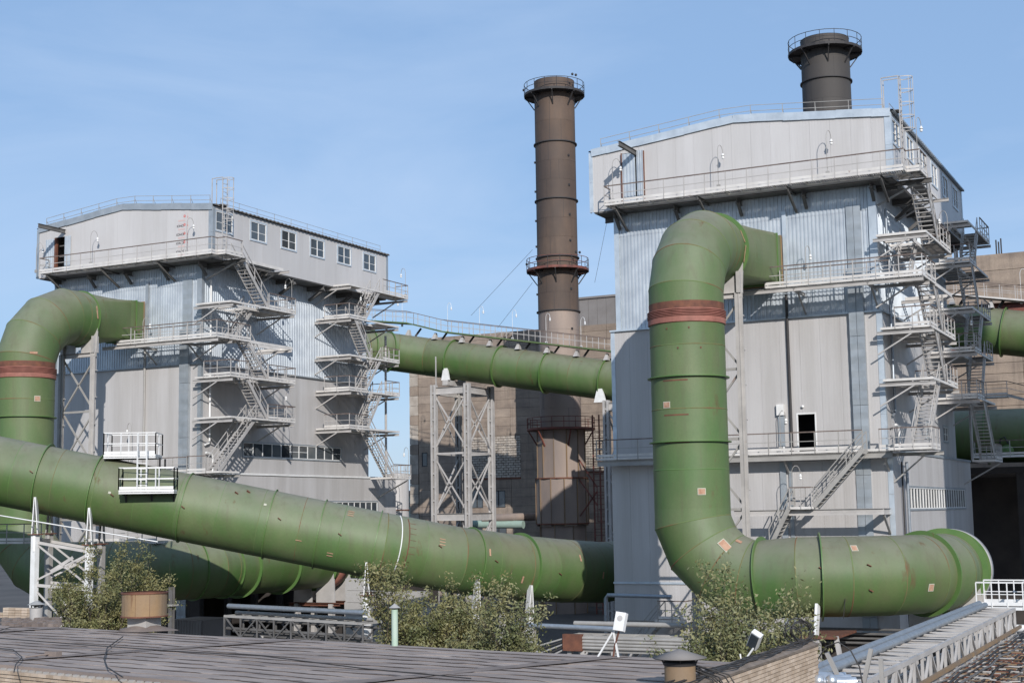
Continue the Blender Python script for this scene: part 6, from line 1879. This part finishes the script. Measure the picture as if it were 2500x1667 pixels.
b = P(285, 1500, Y=48); H_ = P(285, 1372, Y=48).z - GROUND
tree((b.x, 48, GROUND), H_, 4.1, 'bushy olive green tree left of the rusty drum, over the left tower', 3, LEAF, 0.1, 42000, .12)
b = P(1015, 1500, Y=44); tree((b.x, 44.5, GROUND), P(1000, 1408, Y=44).z - GROUND, 3.7, 'taller left tree of the middle pair, below the sloping duct', 8, LEAF, -.2, 40000, .11)
b = P(1190, 1520, Y=42); tree((b.x, 42, GROUND), P(1190, 1478, Y=42).z - GROUND, 3.1, 'lower yellowish tree of the middle pair, right of the mint vent', 12, LEAF2, 0, 34000, .09)
b = P(1800, 1500, Y=42); tree((b.x, 42, GROUND), P(1800, 1440, Y=42).z - GROUND, 2.6, 'tall sparse tree with upright shoots before the nearer duct', 17, LEAF2, .1, 17000, .10, .066, .7)
b = P(1745, 1520, Y=40); tree((b.x, 40, GROUND), P(1745, 1492, Y=40).z - GROUND, 2.7, 'dense low tree just left of the tilted floodlight', 23, LEAF2, 0, 26000, .09)
b = P(1965, 1520, Y=41); tree((b.x, 41, GROUND), P(1975, 1462, Y=41).z - GROUND, 1.3, 'small twiggy tree above the end of the brick parapet', 29, LEAF2, .1, 4500, .07, .066, .7)

# ------------------------------------------------------------------ swan neck lamps
for (x, y_, z, h, hk, lb) in (
        (-32.1, 77.3, 18.4, 2.75, (1, .5, 0), "on the nearer building's top walkway left of the hoist door"),
        (-25.35, 76.95, 18.4, 2.65, (.35, 1, 0), "at the middle of the nearer building's top walkway"),
        (-19.0, 76.95, 18.4, 2.65, (.35, 1, 0), "towards the right of the nearer building's top walkway"),
        (-14.2, 77.7, 18.4, 2.9, (.4, 1, 0), "beside the nearer building's caged ladder"),
        (-20.7, 77.9, 12.5, 2.3, (.35, 1, 0), "before the nearer building's corrugated wall, on the middle walkway"),
        (-22.7, 78.45, 3.25, 2.35, (.5, 1, 0), "beside the open door of the nearer building"),
        (-21.7, 76.9, .2, 2.2, (.6, .4, 0), "above the front stair landing of the nearer building"),
        (-73.2, 76.95, 18.4, 2.6, (.5, 1, 0), "at the middle of the farther building's top walkway"),
        (-64.3, 76.95, 18.4, 2.6, (.5, 1, 0), "at the right end of the farther building's top walkway"),
        (-78.9, 77.3, 18.4, 2.3, (.7, .3, 0), "left of the farther building's hoist door"),
        (-69.0, 77.9, 12.5, 1.9, (.5, .6, 0), "before the farther building's corrugated wall"),
        (-69.9, 77.9, 3.25, 3.6, (-1, .2, 0), "above the inspection platform on the farther building's wall"),
        (-61.4, 85.4, 15.1, 2.5, (-1, -.3, 0), "at the outer end of the near stair's top landing, farther building"),
        (-61.4, 95.3, 15.7, 2.3, (-.5, .2, 0), "on the far escape stair just under the farther building's box"),
        (-61.4, 101.7, 18.3, 2.5, (-1, .2, 0), "at the top of the far escape stair, against the sky"),
        (-61.4, 102.0, 3.15, 2.5, (-1, .2, 0), "at the foot of the far escape stair, farther building"),
        (-61.4, 85.5, 7.0, 2.3, (-1, -.2, 0), "on the near stair's third landing, farther building"),
        (-14.1, 85.5, 15.1, 2.4, (-1, .3, 0), "on the near stair's top landing, nearer building"),
        (-14.1, 82.6, 9.9, 2.2, (-.3, 1, 0), "on the near stair's middle landing, nearer building"),
        (-14.1, 92.9, 9.95, 2.3, (-.3, 1, 0), "on the far escape stair of the nearer building")):
    lamp((x, y_, z), h, hk, 'swan neck lamp ' + lb)
for k, px in enumerate((982, 1093, 1171, 1251, 1333, 1418)):
    p = P(px, 800, Y=123.4); z = zz_mid(p.x) + RD + .9
    lamp((p.x, 123.4, z), 3.0, (1, -.2, 0) if k else (-1, 0, 0), 'swan neck lamp number ' .replace('number ', '') + ('at the left end of', 'second from left on', 'third from left on', 'just left of the chimney on', 'before the chimney on', 'right of the chimney on')[k] + ' the duct-top walkway', mt=WHITE)
for k, px in enumerate((2382, 2494)):
    p = P(px, 740, Y=123.3); lamp((p.x, 123.3, P(px, 742, Y=123.3).z), 3.0, (1, 0, 0), 'swan neck lamp ' + ('left', 'right')[k] + ' of two on the walkway at the right edge', mt=WHITE)
